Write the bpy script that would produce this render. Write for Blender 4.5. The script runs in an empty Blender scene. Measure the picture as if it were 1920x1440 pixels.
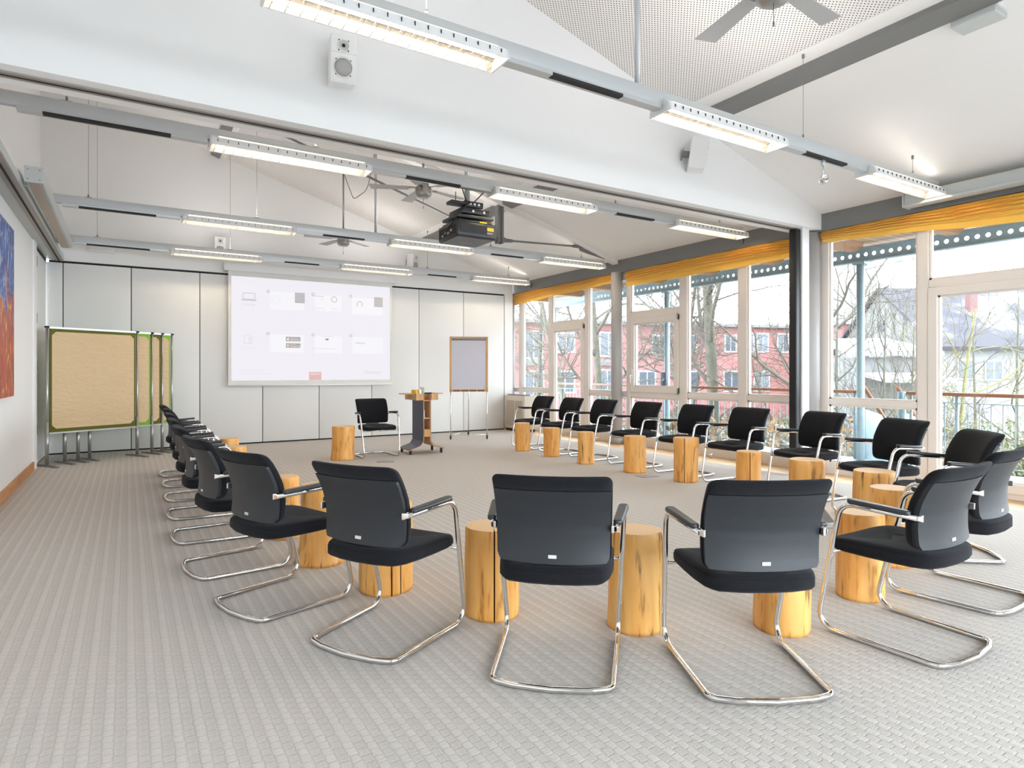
import bpy, math, random
from mathutils import Vector, Matrix
R = math.radians
scene = bpy.context.scene
col = scene.collection
random.seed(7)

# ------------------------------------------------------------------ helpers
class MB:
    """Collects shapes and links them as ONE mesh object."""
    def __init__(s):
        s.v, s.f, s.m, s.s = [], [], [], []
    def add(s, vs, fs, mi=0, smooth=False):
        b = len(s.v)
        s.v += [tuple(v) for v in vs]
        for f in fs:
            s.f.append([b + i for i in f]); s.m.append(mi); s.s.append(smooth)
        return s
    def box(s, x0, x1, y0, y1, z0, z1, mi=0):
        vs = [(x, y, z) for z in (z0, z1) for y in (y0, y1) for x in (x0, x1)]
        return s.add(vs, [(0, 2, 3, 1), (4, 5, 7, 6), (0, 1, 5, 4), (2, 6, 7, 3), (0, 4, 6, 2), (1, 3, 7, 5)], mi)
    def obox(s, c, size, M=None, mi=0):
        hx, hy, hz = [k / 2 for k in size]
        vs = [Vector((x, y, z)) for z in (-hz, hz) for y in (-hy, hy) for x in (-hx, hx)]
        if M is not None:
            vs = [M @ v for v in vs]
        c = Vector(c)
        return s.add([c + v for v in vs], [(0, 2, 3, 1), (4, 5, 7, 6), (0, 1, 5, 4), (2, 6, 7, 3), (0, 4, 6, 2), (1, 3, 7, 5)], mi)
    def rbox(s, x0, x1, y0, y1, z0, z1, r=.01, mi=0):
        """box with its edges rounded off"""
        def lp(z, k):
            o = []
            for cx, cy, a0 in ((x1 - r, y1 - r, 0), (x0 + r, y1 - r, 90), (x0 + r, y0 + r, 180), (x1 - r, y0 + r, 270)):
                for j in range(4):
                    a = R(a0 + 30 * j); o.append((cx + (r - k) * math.cos(a), cy + (r - k) * math.sin(a), z))
            return o
        q = r * .29
        return s.loft([lp(z0, r), lp(z0 + q, q), lp(z0 + r, 0), lp(z1 - r, 0), lp(z1 - q, q), lp(z1, r)], mi, True)
    def loft(s, loops, mi=0, smooth=False, cap0=True, cap1=True, closed=True):
        n = len(loops[0]); vs = [p for l in loops for p in l]; fs = []
        for i in range(len(loops) - 1):
            for j in range(n if closed else n - 1):
                k = (j + 1) % n
                fs.append((i * n + j, i * n + k, (i + 1) * n + k, (i + 1) * n + j))
        s.add(vs, fs, mi, smooth)
        b = len(s.v) - len(vs)
        if cap0: s.f.append([b + j for j in reversed(range(n))]); s.m.append(mi); s.s.append(False)
        if cap1: s.f.append([b + (len(loops) - 1) * n + j for j in range(n)]); s.m.append(mi); s.s.append(False)
        return s
    def tube(s, pts, r, n=10, cyc=False, mi=0, smooth=True):
        pts = [Vector(p) for p in pts]; N = len(pts)
        rr = r if isinstance(r, (list, tuple)) else [r] * N
        T = []
        for i in range(N):
            a = pts[(i - 1) % N] if (cyc or i > 0) else pts[i]
            b = pts[(i + 1) % N] if (cyc or i < N - 1) else pts[i]
            T.append((b - a).normalized())
        up = Vector((0, 0, 1)) if abs(T[0].z) < .9 else Vector((1, 0, 0))
        u = T[0].cross(up).normalized(); loops = []
        for i in range(N):
            u = (u - T[i] * u.dot(T[i])).normalized(); w = T[i].cross(u)
            loops.append([pts[i] + (u * math.cos(2 * math.pi * k / n) + w * math.sin(2 * math.pi * k / n)) * rr[i] for k in range(n)])
        if cyc: loops.append(loops[0])
        return s.loft(loops, mi, smooth, not cyc, not cyc)
    def cyl(s, p0, p1, r, n=16, mi=0, smooth=True):
        return s.tube([p0, p1], r, n, mi=mi, smooth=smooth)
    def lathe(s, prof, c=(0, 0, 0), n=24, mi=0, cap0=True, cap1=True):
        return s.loft([[(c[0] + r * math.cos(2 * math.pi * k / n), c[1] + r * math.sin(2 * math.pi * k / n), c[2] + z) for k in range(n)] for r, z in prof], mi, True, cap0, cap1)
    def prism(s, poly, a0, a1, axis='y', mi=0):
        """polygon pulled along an axis; poly is (x,z) for y, (y,z) for x, (x,y) for z"""
        def P(p, a):
            return (p[0], a, p[1]) if axis == 'y' else ((a, p[0], p[1]) if axis == 'x' else (p[0], p[1], a))
        return s.loft([[P(p, a0) for p in poly], [P(p, a1) for p in poly]], mi, False)
    def grid(s, fn, nu, nv, mi=0, smooth=True, flip=False):
        vs = [fn(i / nu, j / nv) for j in range(nv + 1) for i in range(nu + 1)]; fs = []
        for j in range(nv):
            for i in range(nu):
                a = j * (nu + 1) + i; q = (a, a + 1, a + nu + 2, a + nu + 1)
                fs.append(q[::-1] if flip else q)
        return s.add(vs, fs, mi, smooth)
    def build(s, name, mats, parent=None, loc=(0, 0, 0), rz=0, bevel=0, rot=None):
        me = bpy.data.meshes.new(name)
        me.from_pydata(s.v, [], s.f)
        if not isinstance(mats, (list, tuple)): mats = [mats]
        for m in mats: me.materials.append(m)
        me.polygons.foreach_set('material_index', s.m)
        me.polygons.foreach_set('use_smooth', s.s)
        me.update()
        import bmesh
        bm = bmesh.new(); bm.from_mesh(me)
        bmesh.ops.recalc_face_normals(bm, faces=bm.faces); bm.to_mesh(me); bm.free()
        o = bpy.data.objects.new(name, me); col.objects.link(o)
        o.location = loc; o.rotation_euler = rot if rot else (0, 0, rz)
        if parent is not None: o.parent = parent
        if bevel:
            b = o.modifiers.new('edge', 'BEVEL'); b.width = bevel; b.segments = 2; b.limit_method = 'ANGLE'; b.angle_limit = R(40)
        return o

def tag(o, label, cat, group=None, kind=None):
    o['label'] = label; o['category'] = cat
    if group: o['group'] = group
    if kind: o['kind'] = kind
    return o
def struct(o):
    o['kind'] = 'structure'; return o
def thing(name, loc=(0, 0, 0), rz=0, label=None, cat=None, group=None, rot=None):
    o = bpy.data.objects.new(name, None); col.objects.link(o)
    o.empty_display_size = .1
    o.location = loc; o.rotation_euler = rot if rot else (0, 0, rz)
    if label: tag(o, label, cat, group)
    return o
def copy_tree(o, parent=None):
    c = o.copy(); col.objects.link(c)
    if parent is not None: c.parent = parent
    for ch in list(o.children): copy_tree(ch, c)
    return c
def fillet(pts, rads, seg=6):
    pts = [Vector(p) for p in pts]; out = [pts[0]]
    for i in range(1, len(pts) - 1):
        p, a, b, r = pts[i], pts[i - 1], pts[i + 1], rads[i - 1]
        da, db = (a - p).normalized(), (b - p).normalized()
        if r <= 0: out.append(p); continue
        ang = da.angle(db); t = r / math.tan(ang / 2)
        c = p + (da + db).normalized() * (r / math.sin(ang / 2))
        s0, s1 = p + da * t - c, p + db * t - c
        for k in range(seg + 1):
            w = k / seg; om = s0.angle(s1)
            q = (s0 * math.sin((1 - w) * om) + s1 * math.sin(w * om)) / math.sin(om)
            out.append(c + q)
    out.append(pts[-1]); return out
def text_mesh(body, size, m, parent, name, M, depth=.0008, align='LEFT'):
    cu = bpy.data.curves.new(name, 'FONT'); cu.body = body; cu.size = size; cu.extrude = depth; cu.align_x = align
    cu.resolution_u = 2
    t = bpy.data.objects.new(name, cu); col.objects.link(t)
    me = bpy.data.meshes.new_from_object(t.evaluated_get(bpy.context.evaluated_depsgraph_get()))
    bpy.data.objects.remove(t); bpy.data.curves.remove(cu)
    me.materials.clear(); me.materials.append(m)
    o = bpy.data.objects.new(name, me); col.objects.link(o); o.parent = parent; o.matrix_local = M
    return o

# ------------------------------------------------------------------ materials
def mat(name, c, rough=.6, metal=0, bump=0, scale=50, var=0, vscale=6, spec=.5, emit=None, es=0, stretch=None, sheen=0):
    m = bpy.data.materials.new(name); m.use_nodes = True; nt = m.node_tree; b = nt.nodes['Principled BSDF']
    b.inputs['Base Color'].default_value = (*c, 1); b.inputs['Roughness'].default_value = rough
    b.inputs['Metallic'].default_value = metal; b.inputs['Specular IOR Level'].default_value = spec
    if sheen: b.inputs['Sheen Weight'].default_value = sheen; b.inputs['Sheen Roughness'].default_value = .4
    tc = nt.nodes.new('ShaderNodeTexCoord'); src = tc.outputs['Object']
    if stretch:
        mp = nt.nodes.new('ShaderNodeMapping'); mp.inputs['Scale'].default_value = stretch
        nt.links.new(src, mp.inputs['Vector']); src = mp.outputs[0]
    if var:
        n = nt.nodes.new('ShaderNodeTexNoise'); n.inputs['Scale'].default_value = vscale; n.inputs['Detail'].default_value = 4
        nt.links.new(src, n.inputs['Vector'])
        r = nt.nodes.new('ShaderNodeMapRange'); r.inputs[3].default_value = 1 - var; r.inputs[4].default_value = 1 + var
        nt.links.new(n.outputs[0], r.inputs[0])
        x = nt.nodes.new('ShaderNodeVectorMath'); x.operation = 'SCALE'; x.inputs[0].default_value = c
        nt.links.new(r.outputs[0], x.inputs['Scale']); nt.links.new(x.outputs[0], b.inputs['Base Color'])
    if bump:
        n = nt.nodes.new('ShaderNodeTexNoise'); n.inputs['Scale'].default_value = scale; n.inputs['Detail'].default_value = 3
        nt.links.new(src, n.inputs['Vector'])
        bp = nt.nodes.new('ShaderNodeBump'); bp.inputs['Strength'].default_value = bump; bp.inputs['Distance'].default_value = .01
        nt.links.new(n.outputs[0], bp.inputs['Height']); nt.links.new(bp.outputs[0], b.inputs['Normal'])
    if emit:
        b.inputs['Emission Color'].default_value = (*emit, 1); b.inputs['Emission Strength'].default_value = es
    return m
def nodes(m): return m.node_tree.nodes, m.node_tree.links, m.node_tree.nodes['Principled BSDF']
def ramp(nt_nodes, stops, interp='LINEAR'):
    r = nt_nodes.new('ShaderNodeValToRGB'); r.color_ramp.interpolation = interp
    e = r.color_ramp.elements
    while len(e) < len(stops): e.new(.5)
    for k, (p, c) in enumerate(stops): e[k].position = p; e[k].color = (*c, 1)
    return r
def mathn(N, L, op, a, b=None):
    n = N.new('ShaderNodeMath'); n.operation = op
    for i, x in enumerate((a, b)):
        if x is None: continue
        if isinstance(x, (int, float)): n.inputs[i].default_value = x
        else: L.new(x, n.inputs[i])
    return n.outputs[0]

def carpet_mat():
    m = mat('carpet_weave', (.4, .37, .34), .95, spec=.15); N, L, b = nodes(m)
    tc = N.new('ShaderNodeTexCoord'); mp = N.new('ShaderNodeMapping'); mp.inputs['Rotation'].default_value = (0, 0, R(90))
    L.new(tc.outputs['Object'], mp.inputs['Vector'])
    nz = N.new('ShaderNodeTexNoise'); nz.inputs['Scale'].default_value = 45; L.new(mp.outputs[0], nz.inputs['Vector'])
    mx = N.new('ShaderNodeVectorMath'); mx.operation = 'MULTIPLY_ADD'; mx.inputs[1].default_value = (.012, .012, 0)
    L.new(nz.outputs['Color'], mx.inputs[0]); L.new(mp.outputs[0], mx.inputs[2])
    br = N.new('ShaderNodeTexBrick'); L.new(mx.outputs[0], br.inputs['Vector'])
    br.inputs['Scale'].default_value = 1; br.inputs['Brick Width'].default_value = .043; br.inputs['Row Height'].default_value = .035
    br.inputs['Mortar Size'].default_value = .005; br.inputs['Mortar Smooth'].default_value = 1
    br.inputs['Color1'].default_value = (.59, .55, .515, 1); br.inputs['Color2'].default_value = (.57, .53, .495, 1); br.inputs['Mortar'].default_value = (.51, .474, .44, 1)
    fb = N.new('ShaderNodeTexNoise'); fb.inputs['Scale'].default_value = 260; L.new(tc.outputs['Object'], fb.inputs['Vector'])
    mr = N.new('ShaderNodeMapRange'); mr.inputs[3].default_value = .7; mr.inputs[4].default_value = 1.3; L.new(fb.outputs[0], mr.inputs[0])
    sc = N.new('ShaderNodeVectorMath'); sc.operation = 'SCALE'; L.new(br.outputs['Color'], sc.inputs[0]); L.new(mr.outputs[0], sc.inputs['Scale'])
    sx = N.new('ShaderNodeSeparateXYZ'); L.new(tc.outputs['Object'], sx.inputs[0])
    rib = mathn(N, L, 'MULTIPLY_ADD', mathn(N, L, 'SINE', mathn(N, L, 'MULTIPLY', sx.outputs[0], 2 * math.pi / .07)), .06); rib.node.inputs[2].default_value = .98
    s2 = N.new('ShaderNodeVectorMath'); s2.operation = 'SCALE'; L.new(sc.outputs[0], s2.inputs[0]); L.new(rib, s2.inputs['Scale'])
    L.new(s2.outputs[0], b.inputs['Base Color'])
    h = mathn(N, L, 'SUBTRACT', mathn(N, L, 'MULTIPLY', fb.outputs[0], .5), br.outputs['Fac'])
    bp = N.new('ShaderNodeBump'); bp.inputs['Strength'].default_value = .22; bp.inputs['Distance'].default_value = .008
    L.new(h, bp.inputs['Height']); L.new(bp.outputs[0], b.inputs['Normal'])
    return m
def wood_mat(name, c1, c2, c3, rough=.45, grain=(1, 1, .12), scale=14, dark=.5):
    """light timber with long fibres and dark flecks"""
    m = mat(name, c1, rough); N, L, b = nodes(m)
    tc = N.new('ShaderNodeTexCoord'); oi = N.new('ShaderNodeObjectInfo')
    ad = N.new('ShaderNodeVectorMath'); ad.operation = 'MULTIPLY_ADD'; ad.inputs[1].default_value = (7, 5, 9)
    cb = N.new('ShaderNodeCombineXYZ')
    for i in range(3): L.new(oi.outputs['Random'], cb.inputs[i])
    L.new(cb.outputs[0], ad.inputs[0]); L.new(tc.outputs['Object'], ad.inputs[2])
    mp = N.new('ShaderNodeMapping'); mp.inputs['Scale'].default_value = grain; L.new(ad.outputs[0], mp.inputs['Vector'])
    n1 = N.new('ShaderNodeTexNoise'); n1.inputs['Scale'].default_value = scale; n1.inputs['Detail'].default_value = 6; n1.inputs['Distortion'].default_value = .6
    L.new(mp.outputs[0], n1.inputs['Vector'])
    r1 = ramp(N, [(.3, c2), (.5, c1), (.72, c3)]); L.new(n1.outputs[0], r1.inputs[0])
    n2 = N.new('ShaderNodeTexNoise'); n2.inputs['Scale'].default_value = scale * 2.6; n2.inputs['Detail'].default_value = 8
    L.new(mp.outputs[0], n2.inputs['Vector'])
    r2 = ramp(N, [(.30, (dark, dark * .8, dark * .6)), (.44, (1, 1, 1))]); L.new(n2.outputs[0], r2.inputs[0])
    mu = N.new('ShaderNodeMix'); mu.data_type = 'RGBA'; mu.blend_type = 'MULTIPLY'; mu.inputs[0].default_value = 1
    L.new(r1.outputs[0], mu.inputs[6]); L.new(r2.outputs[0], mu.inputs[7]); L.new(mu.outputs[2], b.inputs['Base Color'])
    bp = N.new('ShaderNodeBump'); bp.inputs['Strength'].default_value = .25; bp.inputs['Distance'].default_value = .006
    L.new(n2.outputs[0], bp.inputs['Height']); L.new(bp.outputs[0], b.inputs['Normal'])
    return m
def endgrain_mat():
    m = mat('end_grain', (.72, .45, .22), .55); N, L, b = nodes(m)
    tc = N.new('ShaderNodeTexCoord'); w = N.new('ShaderNodeTexWave'); w.wave_type = 'RINGS'; w.rings_direction = 'Z'
    w.inputs['Scale'].default_value = 22; w.inputs['Distortion'].default_value = 1.5; w.inputs['Detail'].default_value = 2
    L.new(tc.outputs['Object'], w.inputs['Vector'])
    r = ramp(N, [(0, (.74, .46, .23)), (.6, (.82, .55, .30)), (1, (.85, .58, .33))]); L.new(w.outputs[0], r.inputs[0]); L.new(r.outputs[0], b.inputs['Base Color'])
    return m
def perforated_mat():
    m = mat('perforated_board', (.8, .78, .75), .8); N, L, b = nodes(m)
    tc = N.new('ShaderNodeTexCoord'); sp = N.new('ShaderNodeSeparateXYZ'); L.new(tc.outputs['Object'], sp.inputs[0])
    u = mathn(N, L, 'DIVIDE', sp.outputs[0], .034); v = mathn(N, L, 'DIVIDE', sp.outputs[1], .034)
    a = mathn(N, L, 'ADD', u, v); d = mathn(N, L, 'SUBTRACT', u, v)
    fa = mathn(N, L, 'SUBTRACT', mathn(N, L, 'FRACT', a), .5); fd = mathn(N, L, 'SUBTRACT', mathn(N, L, 'FRACT', d), .5)
    q = mathn(N, L, 'ADD', mathn(N, L, 'MULTIPLY', fa, fa), mathn(N, L, 'MULTIPLY', fd, fd))
    hole = mathn(N, L, 'LESS_THAN', q, .052)
    mx = N.new('ShaderNodeMix'); mx.data_type = 'RGBA'; L.new(hole, mx.inputs[0])
    mx.inputs[6].default_value = (.82, .79, .765, 1); mx.inputs[7].default_value = (.12, .11, .10, 1)
    L.new(mx.outputs[2], b.inputs['Base Color'])
    return m
def glass_mat():
    m = bpy.data.materials.new('window_glass'); m.use_nodes = True; N = m.node_tree.nodes; L = m.node_tree.links; N.clear()
    o = N.new('ShaderNodeOutputMaterial'); mx = N.new('ShaderNodeMixShader'); t = N.new('ShaderNodeBsdfTransparent'); g = N.new('ShaderNodeBsdfGlossy')
    g.inputs['Roughness'].default_value = 0; g.inputs['Color'].default_value = (.9, .95, .95, 1)
    t.inputs['Color'].default_value = (.97, .985, .98, 1)
    f = N.new('ShaderNodeLayerWeight'); f.inputs['Blend'].default_value = .5
    p = N.new('ShaderNodeMath'); p.operation = 'POWER'; p.inputs[1].default_value = 4; L.new(f.outputs['Facing'], p.inputs[0])
    q = N.new('ShaderNodeMath'); q.operation = 'MULTIPLY_ADD'; q.inputs[1].default_value = .5; q.inputs[2].default_value = .025; L.new(p.outputs[0], q.inputs[0])
    L.new(q.outputs[0], mx.inputs[0]); L.new(t.outputs[0], mx.inputs[1]); L.new(g.outputs[0], mx.inputs[2]); L.new(mx.outputs[0], o.inputs[0])
    return m
def parquet_mat():
    m = mat('oak_strip_floor', (.7, .45, .22), .35); N, L, b = nodes(m)
    tc = N.new('ShaderNodeTexCoord'); mp = N.new('ShaderNodeMapping'); mp.inputs['Rotation'].default_value = (0, 0, R(90)); L.new(tc.outputs['Object'], mp.inputs['Vector'])
    br = N.new('ShaderNodeTexBrick'); br.inputs['Scale'].default_value = 1; br.inputs['Brick Width'].default_value = .6; br.inputs['Row Height'].default_value = .07
    br.inputs['Mortar Size'].default_value = .001; br.inputs['Color1'].default_value = (.66, .42, .2, 1); br.inputs['Color2'].default_value = (.76, .53, .29, 1); br.inputs['Mortar'].default_value = (.4, .25, .12, 1)
    L.new(mp.outputs[0], br.inputs['Vector']); L.new(br.outputs['Color'], b.inputs['Base Color'])
    return m
def painting_mat():
    m = mat('oil_paint', (.3, .1, .1), .4); N, L, b = nodes(m)
    tc = N.new('ShaderNodeTexCoord'); mp = N.new('ShaderNodeMapping'); mp.inputs['Scale'].default_value = (1, 1.6, .8); L.new(tc.outputs['Object'], mp.inputs[0])
    n = N.new('ShaderNodeTexNoise'); n.inputs['Scale'].default_value = 2.6; n.inputs['Detail'].default_value = 5; n.inputs['Distortion'].default_value = 2.2; L.new(mp.outputs[0], n.inputs[0])
    warm = ramp(N, [(.3, (.12, .02, .03)), (.42, (.35, .025, .03)), (.55, (.45, .06, .03)), (.66, (.75, .40, .05))]); L.new(n.outputs[0], warm.inputs[0])
    cold = ramp(N, [(.3, (.01, .01, .05)), (.5, (.02, .06, .35)), (.6, (.1, .25, .6)), (.7, (.75, .75, .5))]); L.new(n.outputs[0], cold.inputs[0])
    sp = N.new('ShaderNodeSeparateXYZ'); L.new(tc.outputs['Object'], sp.inputs[0])
    n3 = N.new('ShaderNodeTexNoise'); n3.inputs['Scale'].default_value = 1.7; n3.inputs['Distortion'].default_value = 1.5; L.new(tc.outputs['Object'], n3.inputs[0])
    k = mathn(N, L, 'ADD', mathn(N, L, 'MULTIPLY', n3.outputs[0], 1.7), sp.outputs[2])
    k = mathn(N, L, 'GREATER_THAN', k, 2.95)
    vo = N.new('ShaderNodeTexVoronoi'); vo.inputs['Scale'].default_value = 11; L.new(mp.outputs[0], vo.inputs['Vector'])
    dab = mathn(N, L, 'LESS_THAN', vo.outputs['Distance'], .2)
    mx = N.new('ShaderNodeMix'); mx.data_type = 'RGBA'; L.new(k, mx.inputs[0]); L.new(warm.outputs[0], mx.inputs[6]); L.new(cold.outputs[0], mx.inputs[7])
    m2 = N.new('ShaderNodeMix'); m2.data_type = 'RGBA'; L.new(mathn(N, L, 'MULTIPLY', dab, mathn(N, L, 'ADD', mathn(N, L, 'MULTIPLY', k, .8), .2)), m2.inputs[0]); L.new(mx.outputs[2], m2.inputs[6]); m2.inputs[7].default_value = (.72, .66, .45, 1)
    L.new(m2.outputs[2], b.inputs['Base Color'])
    return m
def kraft_mat():
    m = mat('kraft_paper', (.68, .50, .30), .7); N, L, b = nodes(m)
    tc = N.new('ShaderNodeTexCoord'); mp = N.new('ShaderNodeMapping'); mp.inputs['Scale'].default_value = (2.2, 2.2, 7); L.new(tc.outputs['Object'], mp.inputs[0])
    n = N.new('ShaderNodeTexNoise'); n.inputs['Scale'].default_value = 3; n.inputs['Detail'].default_value = 5; n.inputs['Distortion'].default_value = 1; L.new(mp.outputs[0], n.inputs[0])
    bp = N.new('ShaderNodeBump'); bp.inputs['Strength'].default_value = 1; bp.inputs['Distance'].default_value = .02; L.new(n.outputs[0], bp.inputs['Height']); L.new(bp.outputs[0], b.inputs['Normal'])
    return m
def plank_mat(name, c1, c2, w=.12, rot=90, rough=.7):
    m = mat(name, c1, rough); N, L, b = nodes(m)
    tc = N.new('ShaderNodeTexCoord'); mp = N.new('ShaderNodeMapping'); mp.inputs['Rotation'].default_value = (0, 0, R(rot)); L.new(tc.outputs['Object'], mp.inputs['Vector'])
    br = N.new('ShaderNodeTexBrick'); br.inputs['Scale'].default_value = 1; br.inputs['Brick Width'].default_value = 4; br.inputs['Row Height'].default_value = w
    br.inputs['Mortar Size'].default_value = .006; br.inputs['Color1'].default_value = (*c1, 1); br.inputs['Color2'].default_value = (*c2, 1); br.inputs['Mortar'].default_value = tuple(k * .35 for k in c1) + (1,)
    L.new(mp.outputs[0], br.inputs['Vector']); L.new(br.outputs['Color'], b.inputs['Base Color'])
    return m
def snowroof_mat():
    m = mat('snowy_roof_tiles', (.3, .28, .33), .8); N, L, b = nodes(m)
    tc = N.new('ShaderNodeTexCoord'); n = N.new('ShaderNodeTexNoise'); n.inputs['Scale'].default_value = .32; n.inputs['Detail'].default_value = 6; n.inputs['Roughness'].default_value = .62
    L.new(tc.outputs['Object'], n.inputs[0])
    r = ramp(N, [(.50, (.026, .023, .031)), (.585, (.048, .044, .056)), (.65, (.22, .22, .23))]); L.new(n.outputs[0], r.inputs[0])
    L.new(r.outputs[0], b.inputs['Base Color'])
    return m

M = {}
M['wall'] = mat('white_wall_paint', (.86, .855, .85), .85, bump=.03, scale=220)
M['panel'] = mat('grey_white_panel', (.80, .79, .775), .55)
M['ceil'] = mat('white_ceiling_paint', (.85, .83, .81), .9)
M['perf'] = perforated_mat()
M['carpet'] = carpet_mat()
M['parquet'] = parquet_mat()
M['grey'] = mat('grey_steel_paint', (.20, .197, .193), .55)
M['column'] = mat('grey_column_paint', (.42, .41, .405), .45)
M['frame'] = mat('cream_window_paint', (.80, .735, .685), .45)
M['glass'] = glass_mat()
M['oakbase'] = wood_mat('oak_skirting', (.55, .25, .09), (.45, .19, .06), (.62, .3, .12), grain=(.3, .1, 1), dark=.8)
M['black'] = mat('black_rubber', (.012, .012, .013), .5)
M['slot'] = mat('dark_slot', (.02, .02, .02), .8)
M['alu'] = mat('brushed_aluminium', (.62, .64, .65), .38, metal=.7)
M['alu_paint'] = mat('silver_rail_paint', (.56, .58, .59), .4, metal=.25)
M['track'] = mat('bronze_track', (.36, .32, .29), .5, metal=.3)
M['chrome'] = mat('polished_chrome', (.78, .76, .74), .07, metal=1)
M['fabric'] = mat('black_wool_fabric', (.0105, .0105, .013), .95, bump=.35, scale=420, spec=.2, sheen=.08)
M['shell'] = mat('charcoal_plastic_shell', (.017, .0195, .024), .45, bump=.05, scale=600, spec=.5)
M['pad'] = mat('black_plastic_pad', (.03, .031, .034), .38)
M['tagm'] = mat('silver_tag', (.75, .75, .75), .3, metal=.3)
M['stump'] = wood_mat('debarked_log', (.84, .42, .11), (.72, .31, .06), (.88, .50, .16), rough=.42, dark=.5)
M['stump_fleck'] = wood_mat('flecked_log', (.80, .41, .11), (.66, .29, .06), (.86, .51, .17), rough=.45, scale=11, dark=.22)
M['endgrain'] = endgrain_mat()
M['crack'] = mat('dark_wood_split', (.10, .045, .015), .8)
M['curtain'] = mat('ochre_curtain_cloth', (.93, .55, .095), .8, bump=.1, scale=300, sheen=.2)
M['white_plastic'] = mat('white_plastic', (.82, .82, .81), .4)
M['mesh_grey'] = mat('grey_speaker_mesh', (.42, .41, .40), .6, bump=.3, scale=900)
M['white_metal'] = mat('white_metal', (.8, .8, .8), .35)
M['louver'] = mat('louver_aluminium', (.34, .335, .325), .35, metal=.3)
M['lamp'] = mat('fluorescent_tube', (1, .9, .75), .4, emit=(1, .82, .58), es=24)
M['glow'] = mat('uplight_diffuser', (1, .9, .75), .4, emit=(1, .78, .5), es=.55)
M['screen_cloth'] = mat('screen_border_cloth', (.76, .745, .72), .8)
M['case'] = mat('pale_grey_case', (.52, .545, .53), .45)
M['projblack'] = mat('black_projector_plastic', (.022, .022, .025), .38)
M['projside'] = mat('dark_grey_projector_plastic', (.065, .066, .072), .4)
M['yellow'] = mat('yellow_sticker', (.85, .50, .02), .5)
M['green_felt'] = mat('olive_felt', (.13, .13, .018), .95, bump=.2, scale=400)
M['bright_felt'] = mat('bright_green_felt', (.22, .46, .05), .95, bump=.2, scale=400)
M['kraft'] = kraft_mat()
M['flip_paper'] = mat('lavender_white_paper', (.60, .585, .66), .7)
M['beech'] = wood_mat('beech_veneer', (.60, .33, .14), (.54, .285, .115), (.66, .38, .17), grain=(1, 1, .06), scale=8, dark=.85)
M['navy'] = mat('navy_laminate', (.035, .04, .075), .4)
M['card_y'] = mat('yellow_card', (.85, .6, .06), .7); M['card_p'] = mat('pink_card', (.8, .3, .35), .7)
M['card_w'] = mat('white_card', (.85, .85, .85), .7); M['card_g'] = mat('green_card', (.3, .7, .35), .7)
M['painting'] = painting_mat()
M['beige'] = mat('beige_heater_enamel', (.68, .62, .53), .5); M['beige2'] = mat('tan_grille', (.5, .42, .34), .6)
M['fanmetal'] = mat('galvanised_fan_body', (.40, .39, .375), .3, metal=.8)
M['blade'] = mat('grey_fan_blade', (.50, .50, .50), .45)
# outdoors
M['steel_out'] = mat('blue_grey_outdoor_steel', (.25, .34, .38), .5, metal=.1, var=.12, vscale=30)
M['handrail'] = mat('brown_handrail_wood', (.26, .105, .05), .5, var=.15, vscale=8)
M['soffit'] = plank_mat('larch_soffit_boards', (.50, .33, .22), (.58, .40, .28), .12, 0)
M['rafter'] = mat('brown_rafter_timber', (.36, .2, .11), .7, var=.2, vscale=9)
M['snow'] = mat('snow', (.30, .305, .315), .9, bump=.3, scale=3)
M['deck'] = mat('pale_galvanised_deck', (.28, .31, .33), .5)
M['bark'] = mat('mossy_bark', (.085, .08, .058), .9, var=.45, vscale=5)
M['twig'] = mat('bare_twig_bark', (.095, .08, .062), .9, var=.3, vscale=6)
M['lichen'] = mat('yellow_lichen_bark', (.15, .135, .05), .9, var=.3, vscale=9)
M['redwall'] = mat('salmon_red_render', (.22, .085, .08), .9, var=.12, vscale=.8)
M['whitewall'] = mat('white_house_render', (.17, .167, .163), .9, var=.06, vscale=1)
M['greywall'] = mat('weathered_grey_boards', (.12, .118, .113), .9, var=.15, vscale=2)
M['snowroof'] = snowroof_mat()
M['outframe'] = mat('darkened_white_window_paint', (.28, .28, .28), .6)  # white frame paint, darkened so the strong daylight doesn't wash it out
M['winpane'] = mat('dark_house_window', (.05, .06, .075), .15)
M['bush'] = mat('winter_hedge_leaf', (.075, .085, .04), .9, var=.6, vscale=1.5)
M['bush2'] = mat('rusty_winter_leaf', (.20, .12, .055), .9, var=.5, vscale=2)
M['brick'] = mat('red_chimney_brick', (.14, .07, .068), .9)

# ------------------------------------------------------------------ the room shell
YB, YH0, YH1, XL, Y0 = 11.85, 4.6, 4.92, -1.05, -2.6
def cz(x): return 3.255 + .293 * (7.4 - x)
struct(MB().box(-1.3, 7.0, Y0 - .2, 12.1, -.12, 0).build('floor', M['carpet']))
struct(MB().box(7.0, 7.62, Y0 - .2, 12.5, -.12, 0).build('floor_boards', M['parquet']))
def slope(x0, x1, name, m):
    return struct(MB().prism([(x0, cz(x0)), (x1, cz(x1)), (x1, cz(x1) + .15), (x0, cz(x0) + .15)], Y0 - .2, 12.5).build(name, m))
slope(5.0, 7.75, 'ceiling', M['ceil']); slope(-1.4, 1.36, 'ceiling_upper', M['ceil'])
pf = slope(1.36, 5.0, 'ceiling_perforated', M['perf'])
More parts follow.
